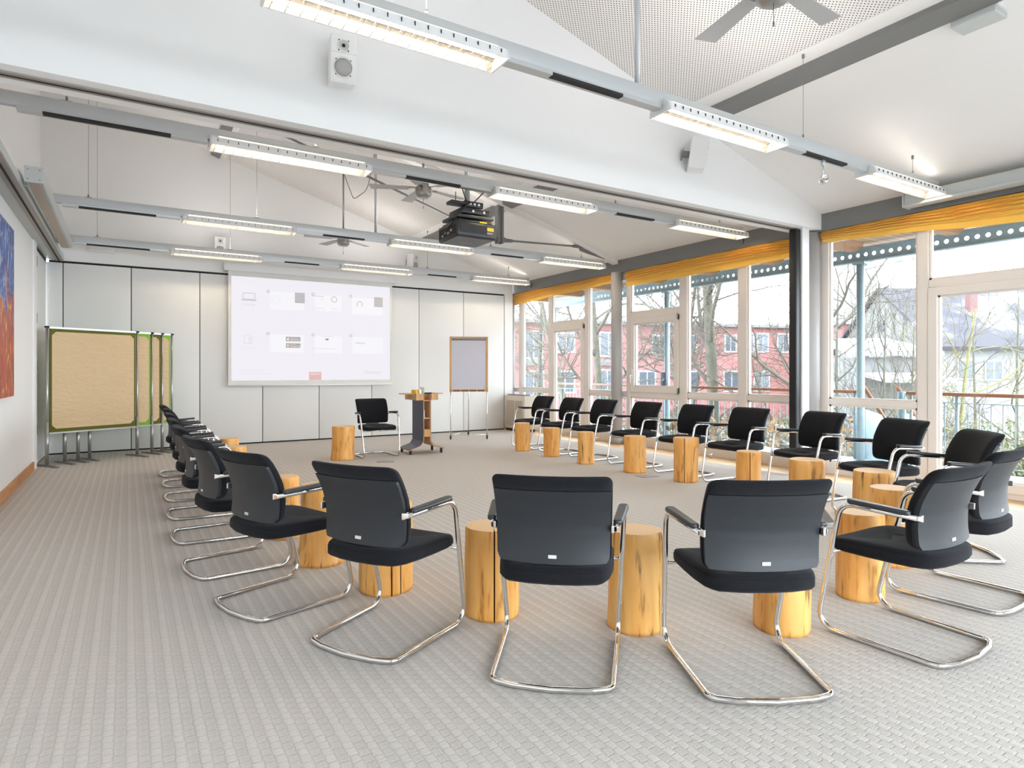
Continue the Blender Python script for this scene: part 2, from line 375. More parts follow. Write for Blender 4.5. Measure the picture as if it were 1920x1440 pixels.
# white border strips beside the perforated field, flush with the plain ceiling
for a, b in ((4.86, 5.0), (1.36, 1.46)):
    MB().prism([(a, cz(a) - .004), (b, cz(b) - .004), (b, cz(b) + .01), (a, cz(a) + .01)], Y0, YB).build('border_strip', M['ceil'], pf)
def purlin(x0, x1, name):
    for k, (a, b) in enumerate(((Y0, YH0), (YH1, YB))):
        struct(MB().prism([(x0, cz(x0) - .05), (x1, cz(x1) - .05), (x1, cz(x1) + .01), (x0, cz(x0) + .01)], a, b).build(name, M['grey']))
purlin(5.0, 5.17, 'trim_2'); purlin(1.22, 1.36, 'trim_3')
# back wall: plain gable above, movable panels below with dark joints
wb = MB().prism([(-1.2, 3.0), (7.33, 3.0), (7.33, cz(7.33)), (-1.2, cz(-1.2))], YB, YB + .2)
wb.box(-1.03, 7.33, YB + .03, YB + .2, 0, 3.0, 1)
wb = struct(wb.build('wall_back', [M['wall'], M['slot']]))
seams = [-1.09, -.85, .05, 1.05, 2.06, 3.06, 4.08, 5.08, 6.10, 7.11]
for a, b in zip(seams, seams[1:]):
    MB().rbox(a + .006, b - .006, YB - .005, YB + .035, .025, 2.965, .004).build('wall_panel', M['panel'], wb)
MB().box(7.122, 7.33, YB - .012, YB + .035, 0, 3.0).build('end_post', M['wall'], wb)
# left wall
wl = MB().box(XL - .2, XL, Y0, 10.3, 0, 3.0)
wl.prism([(-1.4, 3.17), (-1.13, 3.17), (-1.13, cz(-1.13) + .02), (-1.4, cz(-1.4) + .02)], Y0, YB)
wl = struct(wl.build('wall_left', M['wall']))
MB().box(XL - .02, XL + .018, 10.14, 10.42, 0, 3.0).build('corner_post', M['wall'], wl)
sf = MB().box(-1.25, -.84, Y0, YB, 3.0, 3.085, 0).box(-1.25, -.862, Y0, YB, 3.085, 3.17, 1)
sf = struct(sf.build('trim_4', [M['case'], M['wall']]))
MB().box(-.945, -.848, Y0, YB - .01, 2.988, 3.0).build('sliding_track', M['track'], sf)
MB().box(-.905, -.885, Y0, YB - .012, 2.984, 2.99).build('track_slot', M['slot'], sf)
struct(MB().box(XL, XL + .022, Y0, 10.13, 0, .115).build('baseboard_left', M['oakbase'], bevel=.006))
d1 = struct(MB().rbox(XL - .06, XL - .012, 10.43, 11.82, .02, 2.955, .004).build('door_1', M['panel']))
for z in (.5, 1.36, 2.0, 2.76):
    MB().box(XL - .015, XL + .02, 10.43, 10.47, z - .065, z + .065).build('hinge', M['grey'], d1)
MB().box(XL - .05, XL - .008, 10.43, 11.84, 2.957, 2.995).build('head_gap', M['slot'], d1)
MB().box(XL - .08, XL - .06, 10.3, 11.9, 0, 3.0).build('door_backing', M['wall'], d1)
# the gable wall across the middle of the room, with the folding-partition track beneath it
wh = struct(MB().prism([(-1.13, 3.06), (7.4, 3.06), (7.4, cz(7.4)), (-1.13, cz(-1.13))], YH0, YH1).build('wall_middle', M['wall']))
MB().box(-.85, 7.1, 4.70, 4.79, 3.048, 3.06).build('partition_track', M['track'], wh)
MB().box(-.85, 7.1, 4.735, 4.75, 3.044, 3.05).build('track_slot', M['slot'], wh)
ep = struct(MB().box(7.1, 7.24, 4.66, 4.80, 0, 3.06).build('trim_5', M['wall'], bevel=.005))
MB().rbox(7.0, 7.1, 4.68, 4.78, 0, 3.045, .012).build('rubber_seal', M['black'], ep)
# grey eaves beam over the windows and round columns
struct(MB().box(7.4, 7.64, Y0 - .2, 12.5, 3.035, cz(7.4) + .03).build('trim_1', M['grey']))
for y, lab in ((8.45, None), (4.74, None), (12.1, None)):
    c = MB().lathe([(.1, 0), (.1, 3.04)], n=28).build('wall_column', M['column'], loc=(7.41 if y < 12 else 7.43, y, 0))
    struct(c)
    MB().lathe([(.125, .0), (.125, .1), (.1, .11)], n=28).build('base_collar', M['column'], c)

# ------------------------------------------------------------------ windows
def boxes(bs, name, m, parent, bevel=.006):
    mb = MB()
    for b in bs: mb.box(*b)
    return mb.build(name, m, parent, bevel=bevel)
def pane(y0, y1, z0, z1, parent, x=7.54):
    return MB().box(x, x + .008, y0, y1, z0, z1).build('pane', M['glass'], parent)
def bay(name, y0, y1, posts, rails, panes):
    w = struct(thing(name, (0, 0, 0)))
    bs = [(7.5, 7.6, p - h / 2, p + h / 2, 0, 3.04) for p, h in posts] + [(7.502, 7.598, y0, y1, 0, .15), (7.502, 7.598, y0, y1, 2.93, 3.04)]
    bs += [(7.508, 7.592, a, b, z0, z1) for a, b, z0, z1 in rails]
    boxes(bs, 'window_frame', M['frame'], w)
    # glazing beads round each pane
    bd = []
    for a, b, z0, z1 in panes:
        for q in ((a, b, z0, z0 + .022), (a, b, z1 - .022, z1), (a, a + .022, z0, z1), (b - .022, b, z0, z1)): bd.append((7.525, 7.57, *q))
    boxes(bd, 'glazing_bead', M['frame'], w, 0)
    for p in panes: pane(*p, w)
    MB().box(7.6, 7.68, y0, y1, .02, .06).build('outer_sill', M['alu_paint'], w)
    return w
def leaf(name, y0, y1, z0, z1, hy=None, st=.09):
    d = struct(thing(name))
    boxes([(7.485, 7.575, y0, y0 + st, z0, z1), (7.485, 7.575, y1 - st, y1, z0, z1), (7.487, 7.573, y0, y1, z0, z0 + st * 1.1), (7.487, 7.573, y0, y1, z1 - st, z1)], 'sash_frame', M['frame'], d)
    boxes([(7.515, 7.56, *q) for q in ((y0 + st, y1 - st, z0 + st * 1.1, z0 + st * 1.1 + .02), (y0 + st, y1 - st, z1 - st - .02, z1 - st), (y0 + st, y0 + st + .02, z0 + st, z1 - st), (y1 - st - .02, y1 - st, z0 + st, z1 - st))], 'glazing_bead', M['frame'], d, 0)
    pane(y0 + st, y1 - st, z0 + st, z1 - st, d)
    for z in (z0 + .03, z1 - .03): MB().cyl((7.475, y0 - .004, z - .05), (7.475, y0 - .004, z + .05), .011, 10).build('hinge', M['grey'], d)
    if hy:
        h = MB().box(7.472, 7.486, hy - .016, hy + .016, 1.17, 1.33)
        h.tube(fillet([(7.48, hy, 1.22), (7.44, hy, 1.22), (7.435, hy - .01, 1.08)], [.02]), .009, 8)
        h.build('handle', M['white_metal'], d)
    return d
bay('window_1', 8.3, 12.46, [(12.42, .08), (11.78, .14), (10.64, .12), (9.42, .12)],
    [(10.7, 11.71, .85, .92), (9.48, 10.58, 2.20, 2.29), (8.3, 9.36, .85, .92), (11.85, 12.38, .85, .90)],
    [(11.85, 12.38, .15, .85), (11.85, 12.38, .9, 2.93), (10.7, 11.71, .15, .85), (10.7, 11.71, .92, 2.93), (9.48, 10.58, 2.29, 2.93), (8.3, 9.36, .15, .85), (8.3, 9.36, .92, 2.93)])
leaf('door_2', 9.5, 10.565, .06, 2.2)
bay('window_2', 4.92, 8.3, [(8.25, .1), (6.98, .16), (5.86, .15), (4.96, .07)],
    [(7.06, 8.2, .84, .93), (7.06, 8.2, 2.2, 2.31), (5.935, 6.9, .865, .94), (4.99, 5.785, .87, .945)],
    [(7.06, 8.2, .15, .84), (7.06, 8.2, 2.31, 2.93), (5.935, 6.9, .15, .865), (5.935, 6.9, .94, 2.93), (4.99, 5.785, .15, .87), (4.99, 5.785, .945, 2.93)])
leaf('window_3', 7.075, 8.18, .93, 2.2, 8.135)
bay('window_4', Y0, 4.66, [(4.615, .09), (3.48, .115), (2.28, .12), (1.05, .12), (-.18, .12), (-1.4, .12), (-2.56, .08)],
    [(3.54, 4.57, .87, .94), (2.34, 3.42, 2.2, 2.29), (1.11, 2.22, .87, .94), (-.12, .99, .87, .94), (-1.34, -.24, .87, .94), (-2.52, -1.46, .87, .94)],
    [(3.54, 4.57, .15, .87), (3.54, 4.57, .94, 2.93), (2.34, 3.42, 2.29, 2.93)] + [(a, b, z0, z1) for a, b in ((1.11, 2.22), (-.12, .99), (-1.34, -.24), (-2.52, -1.46)) for z0, z1 in ((.15, .87), (.94, 2.93))])
leaf('door_3', 2.34, 3.42, .06, 2.2, 2.42)
# pier between the two halves of the facade, and an unseen glazed wall behind the camera, added to supply daylight
struct(MB().box(7.5, 7.6, 4.66, 4.925, 0, 3.04).build('wall_right', M['frame']))
wr = MB()
wr.box(-1.25, .2, Y0 - .2, Y0, 0, 3.0).box(5.16, 7.6, Y0 - .2, Y0, 0, 3.0).box(.2, 7.6, Y0 - .2, Y0, 2.9, 3.2)
wr.prism([(-1.4, 3.0), (7.6, 3.2), (7.6, cz(7.6) + .03), (-1.4, cz(-1.4) + .03)], Y0 - .2, Y0)
struct(wr.build('wall_front', M['wall']))
w5 = struct(thing('window_added'))  # unseen opening, added to bring daylight in from behind the camera
boxes([(x - .06, x + .06, Y0 - .12, Y0 - .02, 0, 2.9) for x in (.26, 1.9, 3.5, 5.1)] + [(.2, 5.16, Y0 - .118, Y0 - .022, 0, .15), (.2, 5.16, Y0 - .118, Y0 - .022, 2.8, 2.9)], 'window_frame', M['frame'], w5)
for a, b in zip((.32, 1.96, 3.56), (1.84, 3.44, 5.04)):
    MB().box(a, b, Y0 - .07, Y0 - .062, .15, 2.8).build('pane', M['glass'], w5)

# ------------------------------------------------------------------ gathered ochre blinds
def blind(y0, y1, seed, label, ztop=3.045, ha=.25, hb=.25):
    h = .25
    rnd = random.Random(seed); ph = [rnd.uniform(0, 6.28) for _ in range(12)]
    L = y1 - y0
    def nz(s, k): return math.sin(s * L * 1.3 + ph[k]) * .5 + math.sin(s * L * 3.1 + ph[k + 1]) * .3 + math.sin(s * L * 6.7 + ph[k + 2]) * .2
    def f(u, v):
        y = y0 + u * L
        e = min(1, u * 9, (1 - u) * 9); e = .55 + .45 * e
        hh = ha + (hb - ha) * u + .018 * nz(u, 0)
        if v < .8:
            w = v / .8
            z = ztop - w * hh * .78
            bulge = .02 + .085 * e * math.sin(math.pi * min(1, w * .96 + .03)) ** .55
            fold = .040 * (abs(math.sin(math.pi * (5.4 * w + .9 * nz(u, 2) + 1.1 * u))) - .6) + .017 * math.sin(2 * math.pi * (11 * w + .8 * nz(u, 5) - 1.7 * u)) + .006 * nz(u * 3, 7)
            x = 7.488 - bulge + fold * math.sin(math.pi * min(1, w + .02)) ** .4
            z += .012 * nz(u, 8) * math.sin(math.pi * w)
        else:
            w = (v - .8) / .2
            z = ztop - hh * .78 - w * hh * .27
            x = 7.455 - .012 * (1 - w) - .004 * nz(u * 2, 4)
        return (x, y, z)
    t = thing('roman_blind', (0, 0, 0), 0, label, 'blind', 'ochre blinds gathered above the windows')
    mb = MB(); mb.grid(f, 200, 84)
    MB_back = mb.grid(lambda u, v: (7.495, y0 + u * L, ztop - v * (ha + (hb - ha) * u) * .8), 2, 2)
    mb.build('cloth', M['curtain'], t)
    MB().box(7.46, 7.499, y0, y1, ztop - .03, ztop - .004).build('head_rail', M['alu_paint'], t)
    return t
blind(8.58, 11.98, 1, 'ochre gathered blind over the far windows, between back wall and round column', ha=.135, hb=.26)
blind(4.95, 8.24, 2, 'ochre gathered blind over the middle windows, between round column and black seal', ha=.24, hb=.255)
blind(1.3, 4.62, 3, 'ochre gathered blind over the near windows at the right edge of the photo', ha=.37, hb=.135)

# ------------------------------------------------------------------ cantilever chairs
def make_chair():
    t = thing('cantilever_chair')
    # chrome frame: one bent tube from arm to arm round the floor
    half = [(.258, -.185, .634), (.299, .135, .653), (.270, .275, .0135), (.248, -.268, .0135)]
    rear = [(.15, -.298, .0135), (0, -.312, .0135)]
    right = [Vector(p) for p in half + rear]
    left = [Vector((-p.x, p.y, p.z)) for p in reversed(right[:-1])]
    pts = fillet(right + left, [.075, .075, .05, 0, 0, 0, .05, .075, .075], 7)
    MB().tube(pts, .0125, 10).build('frame', M['chrome'], t)
    MB().cyl((-.282, .194, .40), (.282, .194, .40), .010, 8).build('cross_bar', M['chrome'], t)
    for s in (-1, 1):
        MB().loft([[(s * x, y + dy, .634 + dz) for dy, dz in ((-.020 * w, -.016 * w), (.020 * w, -.016 * w), (.020 * w, .016 * w), (-.020 * w, .016 * w))] for x, y, w in ((.240, -.186, 1), (.250, -.187, .95), (.262, -.180, .62), (.268, -.172, .4))], 0, False).build('arm_bracket', M['chrome'], t, bevel=.003)
        # arm pad: a rounded slab lying on the tube
        def lp(z, k):
            o = []
            n = 8
            for (cy, a0, hw) in ((.085, 0, .023), (-.150, 180, .019)):
                for j in range(n + 1):
                    a = R(a0 + 180 * j / n)
                    o.append(((hw - k) * math.cos(a), cy + (hw - k) * math.sin(a) * .7, z))
            o = [(x * 1.0, y, z2 + (y + .05) * .062) for x, y, z2 in o]
            return [(s * (.279 + (y + .05) * .11) + x, y, z2) for x, y, z2 in o]
        MB().loft([lp(.649, .005), lp(.653, 0), lp(.666, 0), lp(.671, .006)], 0, True).build('arm_pad', M['pad'], t)
    # seat cushion
    hp = [(0, .245), (.09, .245), (.16, .242), (.205, .232), (.232, .205), (.24, .16), (.24, .05), (.235, -.06), (.222, -.15), (.205, -.19), (.185, -.215), (.10, -.238), (0, -.245)]
    out = hp + [(-x, y) for x, y in reversed(hp[1:-1])]
    def sl(z, k):
        o = []
        for x, y in out:
            r = math.hypot(x, y); q = max(0, r - k) / r
            zz = z - (.018 * max(0, (y - .1) / .145) ** 2 if z > .43 else -.006 * max(0, (y - .1) / .145) ** 2)
            o.append((x * q, y * q, zz))
        return [(x * 1.05, y, z) for x, y, z in o]
    MB().loft([sl(.400, .045), sl(.403, .012), sl(.415, 0), sl(.452, 0), sl(.4555, .005), sl(.459, .002), sl(.470, .012), sl(.474, .035), sl(.472, .10), sl(.468, .18)], 0, True).build('seat', M['fabric'], t)
    MB().loft([[(x * .8, y * .8, z) for x, y in out] for z in (.396, .41)], 0, False).build('seat_pan', M['pad'], t)
    # backrest
    prof = [(.485, -.214), (.53, -.208), (.58, -.206), (.64, -.210), (.70, -.226), (.76, -.254), (.81, -.285), (.862, -.322)]
    def yb(z):
        for (z0, y0), (z1, y1) in zip(prof, prof[1:]):
            if z <= z1 or z1 == prof[-1][0]:
                w = (z - z0) / (z1 - z0); w = max(0, min(1, w))
                return y0 + (y1 - y0) * w
    def plan(x): return .032 * (x / .225) ** 2
    def hw(z, z0, z1, wa, wb, r):
        w = wa + (wb - wa) * (z - z0) / (z1 - z0); m = (z0 + z1) / 2; h = (z1 - z0) / 2; d = abs(z - m) - (h - r)
        return w - (r * (1 - math.sqrt(max(0, 1 - min(1, d / r) ** 2))) if d > 0 else 0)
    def cush(side):
        def f(u, v):
            a = math.sin((u * 2 - 1) * math.pi / 2); c = (1 - math.cos(v * math.pi)) / 2
            z = .488 + (.862 - .488) * c
            x = a * hw(z, .488, .862, .241, .248, .03)
            e = max(0, 1 - abs(a) ** 16) ** .5 * max(0, 1 - abs(2 * c - 1) ** 12) ** .5
            if side > 0: d = .012 + .050 * e
            else: d = .012 - (.024 * e if z > .795 else .0)
            return (x, yb(z) + plan(x) + d, z)
        return f
    mb = MB(); mb.grid(cush(1), 22, 24); mb.grid(cush(-1), 22, 24, flip=True)
    mb.build('backrest', M['fabric'], t)
    def shl(d):
        def f(u, v):
            a = math.sin((u * 2 - 1) * math.pi / 2); z = .484 + (.797 - .484) * v
            x = a * hw(z, .40, .797, .231, .2425, .02) if z < .79 else a * .2415
            if z < .51: x *= 1 - .05 * ((.51 - z) / .026) ** 2
            return (x, yb(z) + plan(x) + d, z + .006 * (abs(a) ** 3) * (1 if v < .1 else 0))
        return f
    ms = MB(); ms.grid(shl(-.009), 16, 18, flip=True); ms.grid(shl(.010), 16, 18)
    e0, e1 = shl(-.009), shl(.010)
    rim = [(i / 16, 0) for i in range(17)] + [(1, j / 18) for j in range(1, 19)] + [(1 - i / 16, 1) for i in range(1, 17)] + [(0, 1 - j / 18) for j in range(1, 18)]
    ms.loft([[e0(*q) for q in rim], [e1(*q) for q in rim]], 0, True, False, False)
    sh = ms.build('back_shell', M['shell'], t)
    MB().box(-.017, .017, yb(.515) - .0115, yb(.515) - .006, .508, .522).build('maker_tag', M['tagm'], sh)
    MB().obox((0, -.178, .45), (.2, .016, .09), Matrix.Rotation(R(12), 3, 'X')).build('back_support', M['pad'], t)
    return t
chair0 = make_chair()
used = [False]
def put_chair(x, y, rz, label):
    c = chair0 if not used[0] else copy_tree(chair0)
    used[0] = True
    c.location = (x, y, 0); c.rotation_euler = (0, 0, R(rz))
    tag(c, label, 'chair', 'black cantilever chairs in the talking circle')
put_chair(1.637, 2.266, -41, 'black cantilever chair seen squarely from behind in the middle foreground, left of the other one')
put_chair(2.27, 1.768, -29, 'black cantilever chair seen from behind in the foreground, right of the middle one')
put_chair(1.096, 2.93, -60, 'black cantilever chair in the left foreground turned three-quarters away, the largest at left')
put_chair(.753, 3.68, -71, 'black cantilever chair directly behind the largest left foreground chair')
put_chair(.625, 4.5, -82, 'black cantilever chair third from the front in the left row')
put_chair(.60, 5.42, -90, 'black cantilever chair fourth from the front in the left row')
put_chair(.61, 6.30, -90, 'black cantilever chair fifth from the front in the left row, largely hidden')
put_chair(.63, 7.17, -90, 'black cantilever chair sixth from the front in the left row')
put_chair(.65, 8.05, -90, 'black cantilever chair second from the far end of the left row')
put_chair(.65, 8.85, -90, 'black cantilever chair at the far end of the left row, before the pinboards')
put_chair(3.22, 9.145, 180, 'black cantilever chair standing alone below the projection screen, facing the camera')
put_chair(5.86, 8.81, 91, 'black cantilever chair in the window row nearest the back wall, before the beige heater')
put_chair(5.855, 8.0, 90, 'black cantilever chair second from the back wall in the window row')
put_chair(5.88, 7.23, 90, 'black cantilever chair third from the back wall in the window row')
put_chair(5.89, 6.34, 91, 'black cantilever chair fourth from the back wall in the window row')
put_chair(5.91, 5.48, 90, 'black cantilever chair fifth from the back wall in the window row')
put_chair(5.905, 4.69, 89, 'black cantilever chair sixth from the back wall, left of the black seal')
put_chair(5.925, 3.84, 80, 'black cantilever chair before the white post where the partition ends')
put_chair(5.58, 2.93, 69.5, 'black cantilever chair before the glazed door mullion, near two flecked stumps')
put_chair(4.92, 2.16, 48.7, 'black cantilever chair facing left behind the large right foreground chair')
put_chair(3.21, 1.578, 0, 'black cantilever chair in the right foreground seen from the side, the largest at right')
put_chair(4.09, 1.72, 5, 'black cantilever chair cut off by the right edge of the photo')

# ------------------------------------------------------------------ log stools
def stump(x, y, r, h, seed, label, crack=None, fleck=False, taper=0, flare=0, knot=None, lean=(0, 0)):
    rnd = random.Random(seed)
    p = [rnd.uniform(0, 6.28) for _ in range(8)]
    angs = [2 * math.pi * k / 72 for k in range(72)]
    for a in (crack or []):
        angs += [R(a) + d for d in (-.05, -.022, -.008, 0, .008, .022, .05)]
    angs = sorted(a % (2 * math.pi) for a in angs)
    def rad(a, z):
        w = z / h
        q = r * (1 + .03 * math.sin(2 * a + p[0]) + .022 * math.sin(3 * a + p[1] + 1.2 * w) + .012 * math.sin(5 * a + p[2] - 2 * w) + .02 * math.sin(4 * w + p[3]) + .012 * math.sin(9 * w + p[4] + a))
        q *= 1 + taper * (.5 - w) + flare * max(0, 1 - w * 3) ** 2
        if knot:
            da = (a - R(knot[0]) + math.pi) % (2 * math.pi) - math.pi
            q += r * .10 * math.exp(-(da / .28) ** 2 - ((z - knot[1]) / .045) ** 2)
        return q
    def cr(a):
        for c in (crack or []):
            d = abs((a - R(c) + math.pi) % (2 * math.pi) - math.pi)
            if d < .012: return .55
            if d < .03: return .97
        return 1
    loops = []
    for k in range(25):
        z = h * k / 24; ed = .97 if k in (0, 24) else 1
        loops.append([(rad(a, z) * ed * cr(a) * math.cos(a) + lean[0] * z, rad(a, z) * ed * cr(a) * math.sin(a) + lean[1] * z, z) for a in angs])
    mb = MB(); mb.loft(loops, 0, True, True, False)
    n = len(angs); top = loops[-1]; cx, cy = lean[0] * h, lean[1] * h
    ring = [[(cx + (q[0] - cx) * s, cy + (q[1] - cy) * s, h) for q in top] for s in (1, .66, .33)]
    mb.loft(ring, 1, False, False, True)
    for i, f in enumerate(mb.f):                      # faces inside a split are dark raw wood
        if len(f) == 4 and mb.m[i] == 0:
            a = sum(math.hypot(mb.v[j][0] - lean[0] * mb.v[j][2], mb.v[j][1] - lean[1] * mb.v[j][2]) for j in f) / 4
            if a < r * .82 * (1 - abs(taper) * .5) and crack: mb.m[i] = 2; mb.s[i] = False
    mb.m[mb.m.index(1) if 1 in mb.m else 0] = 1
    o = mb.build('log_stool', [M['stump_fleck'] if fleck else M['stump'], M['endgrain'], M['crack']], loc=(x, y, 0))
    tag(o, label, 'stool', 'log stools inside the chair circle')
stump(2.679, 9.041, .16, .486, 1, 'honey coloured log stool beside the lone chair below the screen', taper=-.06, flare=.08, lean=(.02, 0))
stump(1.079, 8.478, .117, .45, 2, 'small log stool at the far end of the left row, the rearmost one there', fleck=True)
stump(1.01, 7.508, .122, .45, 3, 'log stool just in front of the rearmost one in the left row')
stump(.985, 6.13, .12, .46, 4, 'log stool half hidden by chairs in the middle of the left row')
stump(1.036, 5.035, .11, .47, 5, 'pale log stool behind the armrest of the second left chair', flare=.1)
stump(1.111, 4.264, .135, .52, 6, 'tall log stool with a flared foot and dark knot, behind the largest left chair', flare=.22, taper=.1, knot=(230, .1))
stump(1.298, 3.518, .15, .51, 7, 'wide split log stool in front of the largest left foreground chair', crack=[262, 285])
stump(1.649, 2.862, .143, .468, 8, 'split log stool at the left armrest of the chair seen squarely from behind', crack=[243])
stump(2.18, 2.341, .133, .487, 9, 'flecked tapering log stool between the two chairs seen from behind', fleck=True, taper=.14)
stump(2.784, 1.939, .128, .47, 10, 'log stool mostly hidden beneath the foreground chair right of the middle', fleck=True)
stump(3.556, 1.981, .123, .483, 11, 'log stool with a row of bark scars beside the largest right chair', knot=(250, .2))
stump(4.358, 2.209, .132, .506, 12, 'log stool behind the far armrest of the largest right chair', lean=(-.02, 0))
stump(5.15, 2.75, .155, .48, 13, 'broad flecked log stool before the chair at the glazed door', fleck=True)
stump(5.35, 3.47, .155, .47, 14, 'broad flecked log stool before the chair at the white post', fleck=True)
stump(5.39, 4.13, .125, .47, 15, 'narrow log stool with a dark upright split, before the black seal', crack=[222])
stump(5.558, 5.127, .14, .51, 16, 'tall log stool split down its front, fifth from the back wall by the windows', crack=[215], taper=-.04)
stump(5.517, 5.943, .138, .46, 17, 'pale log stool with black worm marks, fourth from the back wall by the windows')
stump(5.449, 6.858, .112, .44, 18, 'greyish weathered log stool with a waist, third from the back wall by the windows', fleck=True, flare=.1)
stump(5.485, 7.731, .124, .43, 19, 'plain log stool second from the back wall by the windows')
stump(5.462, 8.521, .128, .45, 20, 'log stool nearest the back wall by the windows, before the beige heater')

# ------------------------------------------------------------------ suspended light rails and louvre lights
RX = [(.57, 1.90), (3.22, 4.55), (5.86, 7.19)]
RAILS = [(3.21, -.6, 7.2, 'front rail in the near half of the room'), (5.61, -.77, 7.16, 'rail just beyond the middle gable wall'), (8.58, -.72, 7.22, 'rail third from the front'), (11.02, -.76, 7.22, 'rail nearest the back wall')]
def make_light():
    t = thing('louvre_light')
    L = 1.33
    # housing: sloping sides, open underneath, with a slit of light along each shoulder
    mb = MB()
    for s in (-1, 1):
        prof = [(s * .105, -.085), (s * .088, -.022), (s * .05, 0), (s * .048, -.003), (s * .085, -.025), (s * .102, -.085)]
        mb.loft([[(x, y, z) for y, z in prof] for x in (0, L)], 0, False)
        mb.add([(x, s * y, z) for x in (.008, L - .008) for y, z in ((.046, -.006), (.082, -.028), (.099, -.084))], [(0, 1, 4, 3), (1, 2, 5, 4)], 1)
    mb.box(0, L, -.05, .05, -.004, .004).box(.01, L - .01, -.047, .047, -.006, -.0045, 1)
    hs = mb.build('housing', [M['white_metal'], M['louver']], t)
    for s in (-1, 1):
        g = MB()
        a, b = Vector((0, s * .0535, -.0005)), Vector((0, s * .0765, -.0145))
        g.loft([[(x, a.y + s * .002, a.z + .002), (x, b.y + s * .002, b.z + .002), (x, b.y, b.z), (x, a.y, a.z)] for x in (.06, L - .06)], 0, False)
        g.build('light_slit', M['glow'], t)
        k = MB()
        for i in range(17):
            x = .05 + (L - .10) * i / 16
            k.box(x - .002, x + .002, s * .0955 - .006, s * .0955 + .004, -.058, -.036)
        k.build('louvre_ticks', M['slot'], t)
    for x in (0, L):
        MB().loft([[(x + d, y, z) for y, z in ((-.105, -.085), (.105, -.085), (.088, -.022), (.05, .0), (-.05, .0), (-.088, -.022))] for d in (-.006, .006)], 0, False).build('end_cap', M['white_metal'], t)
    MB().cyl((.04, 0, -.032), (L - .04, 0, -.032), .011, 12).build('tube', M['lamp'], t)
    lv = MB()
    for i in range(18):
        x = L * (i + .5) / 18
        lv.loft([[(x - .0015, y, z), (x + .0015, y, z)] for y, z in ((-.098, -.084), (.098, -.084), (.088, -.05), (-.088, -.05))], 0, False)
    lv.build('louvre_grid', M['louver'], t)
    ul = bpy.data.lights.new('uplight', 'AREA'); ul.shape = 'RECTANGLE'; ul.size = 1.2; ul.size_y = .06; ul.energy = 2.6; ul.color = (1, .97, .93)
    u = bpy.data.objects.new('uplight', ul); col.objects.link(u); u.parent = t; u.location = (L / 2, 0, .085); u.rotation_euler = (R(180), 0, 0)
    return t
light0 = make_light(); lu = [False]
row_n = ['front rail', 'second rail from the front', 'third rail from the front', 'rail nearest the back wall']
col_n = ['left', 'middle', 'right']
for i, (y, x0, x1, nm) in enumerate(RAILS):
    r = thing('light_rail', (0, y, 0), 0, 'slim silver suspended light ' + nm, 'light rail', 'suspended light rails')
    MB().rbox(x0, x1, -.032, .032, 3.165, 3.262, .006).build('profile', M['alu_paint'], r)
    for a, b in ((x0 + .1, RX[0][0] - .02), (RX[0][1] + .02, RX[1][0] - .02), (RX[1][1] + .02, RX[2][0] - .02)):
        if b - a > .2: MB().box(a, b, -.036, .036, 3.135, 3.166).build('cover_strip', M['alu'], r)
    for a, b in ((x0 + .25, RX[0][0] - .28), (RX[0][1] + .36, RX[1][0] - .38), (RX[1][1] + .34, RX[2][0] - .36)):
        if b - a > .2: MB().box(a, b, -.0375, .012, 3.1335, 3.152).build('socket_slot', M['slot'], r)
    for wx in (-.38, 1.42, 4.90, 6.72):
        if wx > x0: 
            w = MB().cyl((wx, 0, 3.29), (wx, 0, cz(wx) - .02), .0022, 6); w.cyl((wx, 0, cz(wx) - .035), (wx, 0, cz(wx) - .002), .011, 10)
            w.cyl((wx, 0, 3.27), (wx, 0, 3.30), .008, 8); w.box(wx - .035, wx + .035, -.006, .006, 3.26, 3.272)
            w.build('suspension_wire', M['grey'], r)
    if i in (0, 2): MB().cyl((3.02, .02, 3.26), (3.02, .02, cz(3.02)), .018, 14).build('feed_pole', M['alu_paint'], r)
    if i in (1, 3):
        MB().tube(fillet([(x1 - .02, 0, 3.2), (x1 + .12, .05, 3.1 if i == 1 else 3.16), (7.38, .15, 3.09)], [.08]), .008, 8).build('power_cable', M['black'], r)
    if i in (2, 3):
        MB().tube(fillet([(x0 + .02, 0, 3.22), (x0 - .03, 0, 3.25), (-.84, 0, 3.26)], [.02]), .007, 8).build('power_cable', M['black'], r)
    for j, (a, b) in enumerate(RX):
        c = light0 if not lu[0] else copy_tree(light0); lu[0] = True
        if j == 2:
            for q in c.children:
                if q.type == 'LIGHT':
                    if 'dim' not in globals(): dim = q.data.copy(); dim.energy = .22
                    q.data = dim
        c.location = (a, y, 3.195); tag(c, 'lit white louvre light at the %s of the %s' % (col_n[j], row_n[i]), 'ceiling light', 'louvre lights on the suspended rails')
sp = thing('spotlight', (5.19, 3.21, 3.13), 0, 'small round silver spotlight hanging from the front light rail', 'spotlight')
MB().rbox(-.02, .02, -.014, .014, -.04, .005, .004).cyl((0, 0, -.13), (0, 0, -.03), .0055, 8).build('stem', M['alu'], sp)
MB().tube([(-.026, 0, -.165), (-.024, 0, -.14), (0, 0, -.128), (.024, 0, -.14), (.026, 0, -.165)], .004, 6).build('yoke', M['black'], sp)
hd = MB().lathe([(.02, -.03), (.034, -.022), (.036, .03), (.030, .032), (.026, .02), (.012, .004)], n=20).build('lamp_head', M['chrome'], sp, loc=(0, 0, -.165), rot=(R(72), 0, R(-25)))
MB().lathe([(.012, .006), (.012, .012), (.004, .016)], n=14).build('bulb', M['mesh_grey'], hd)

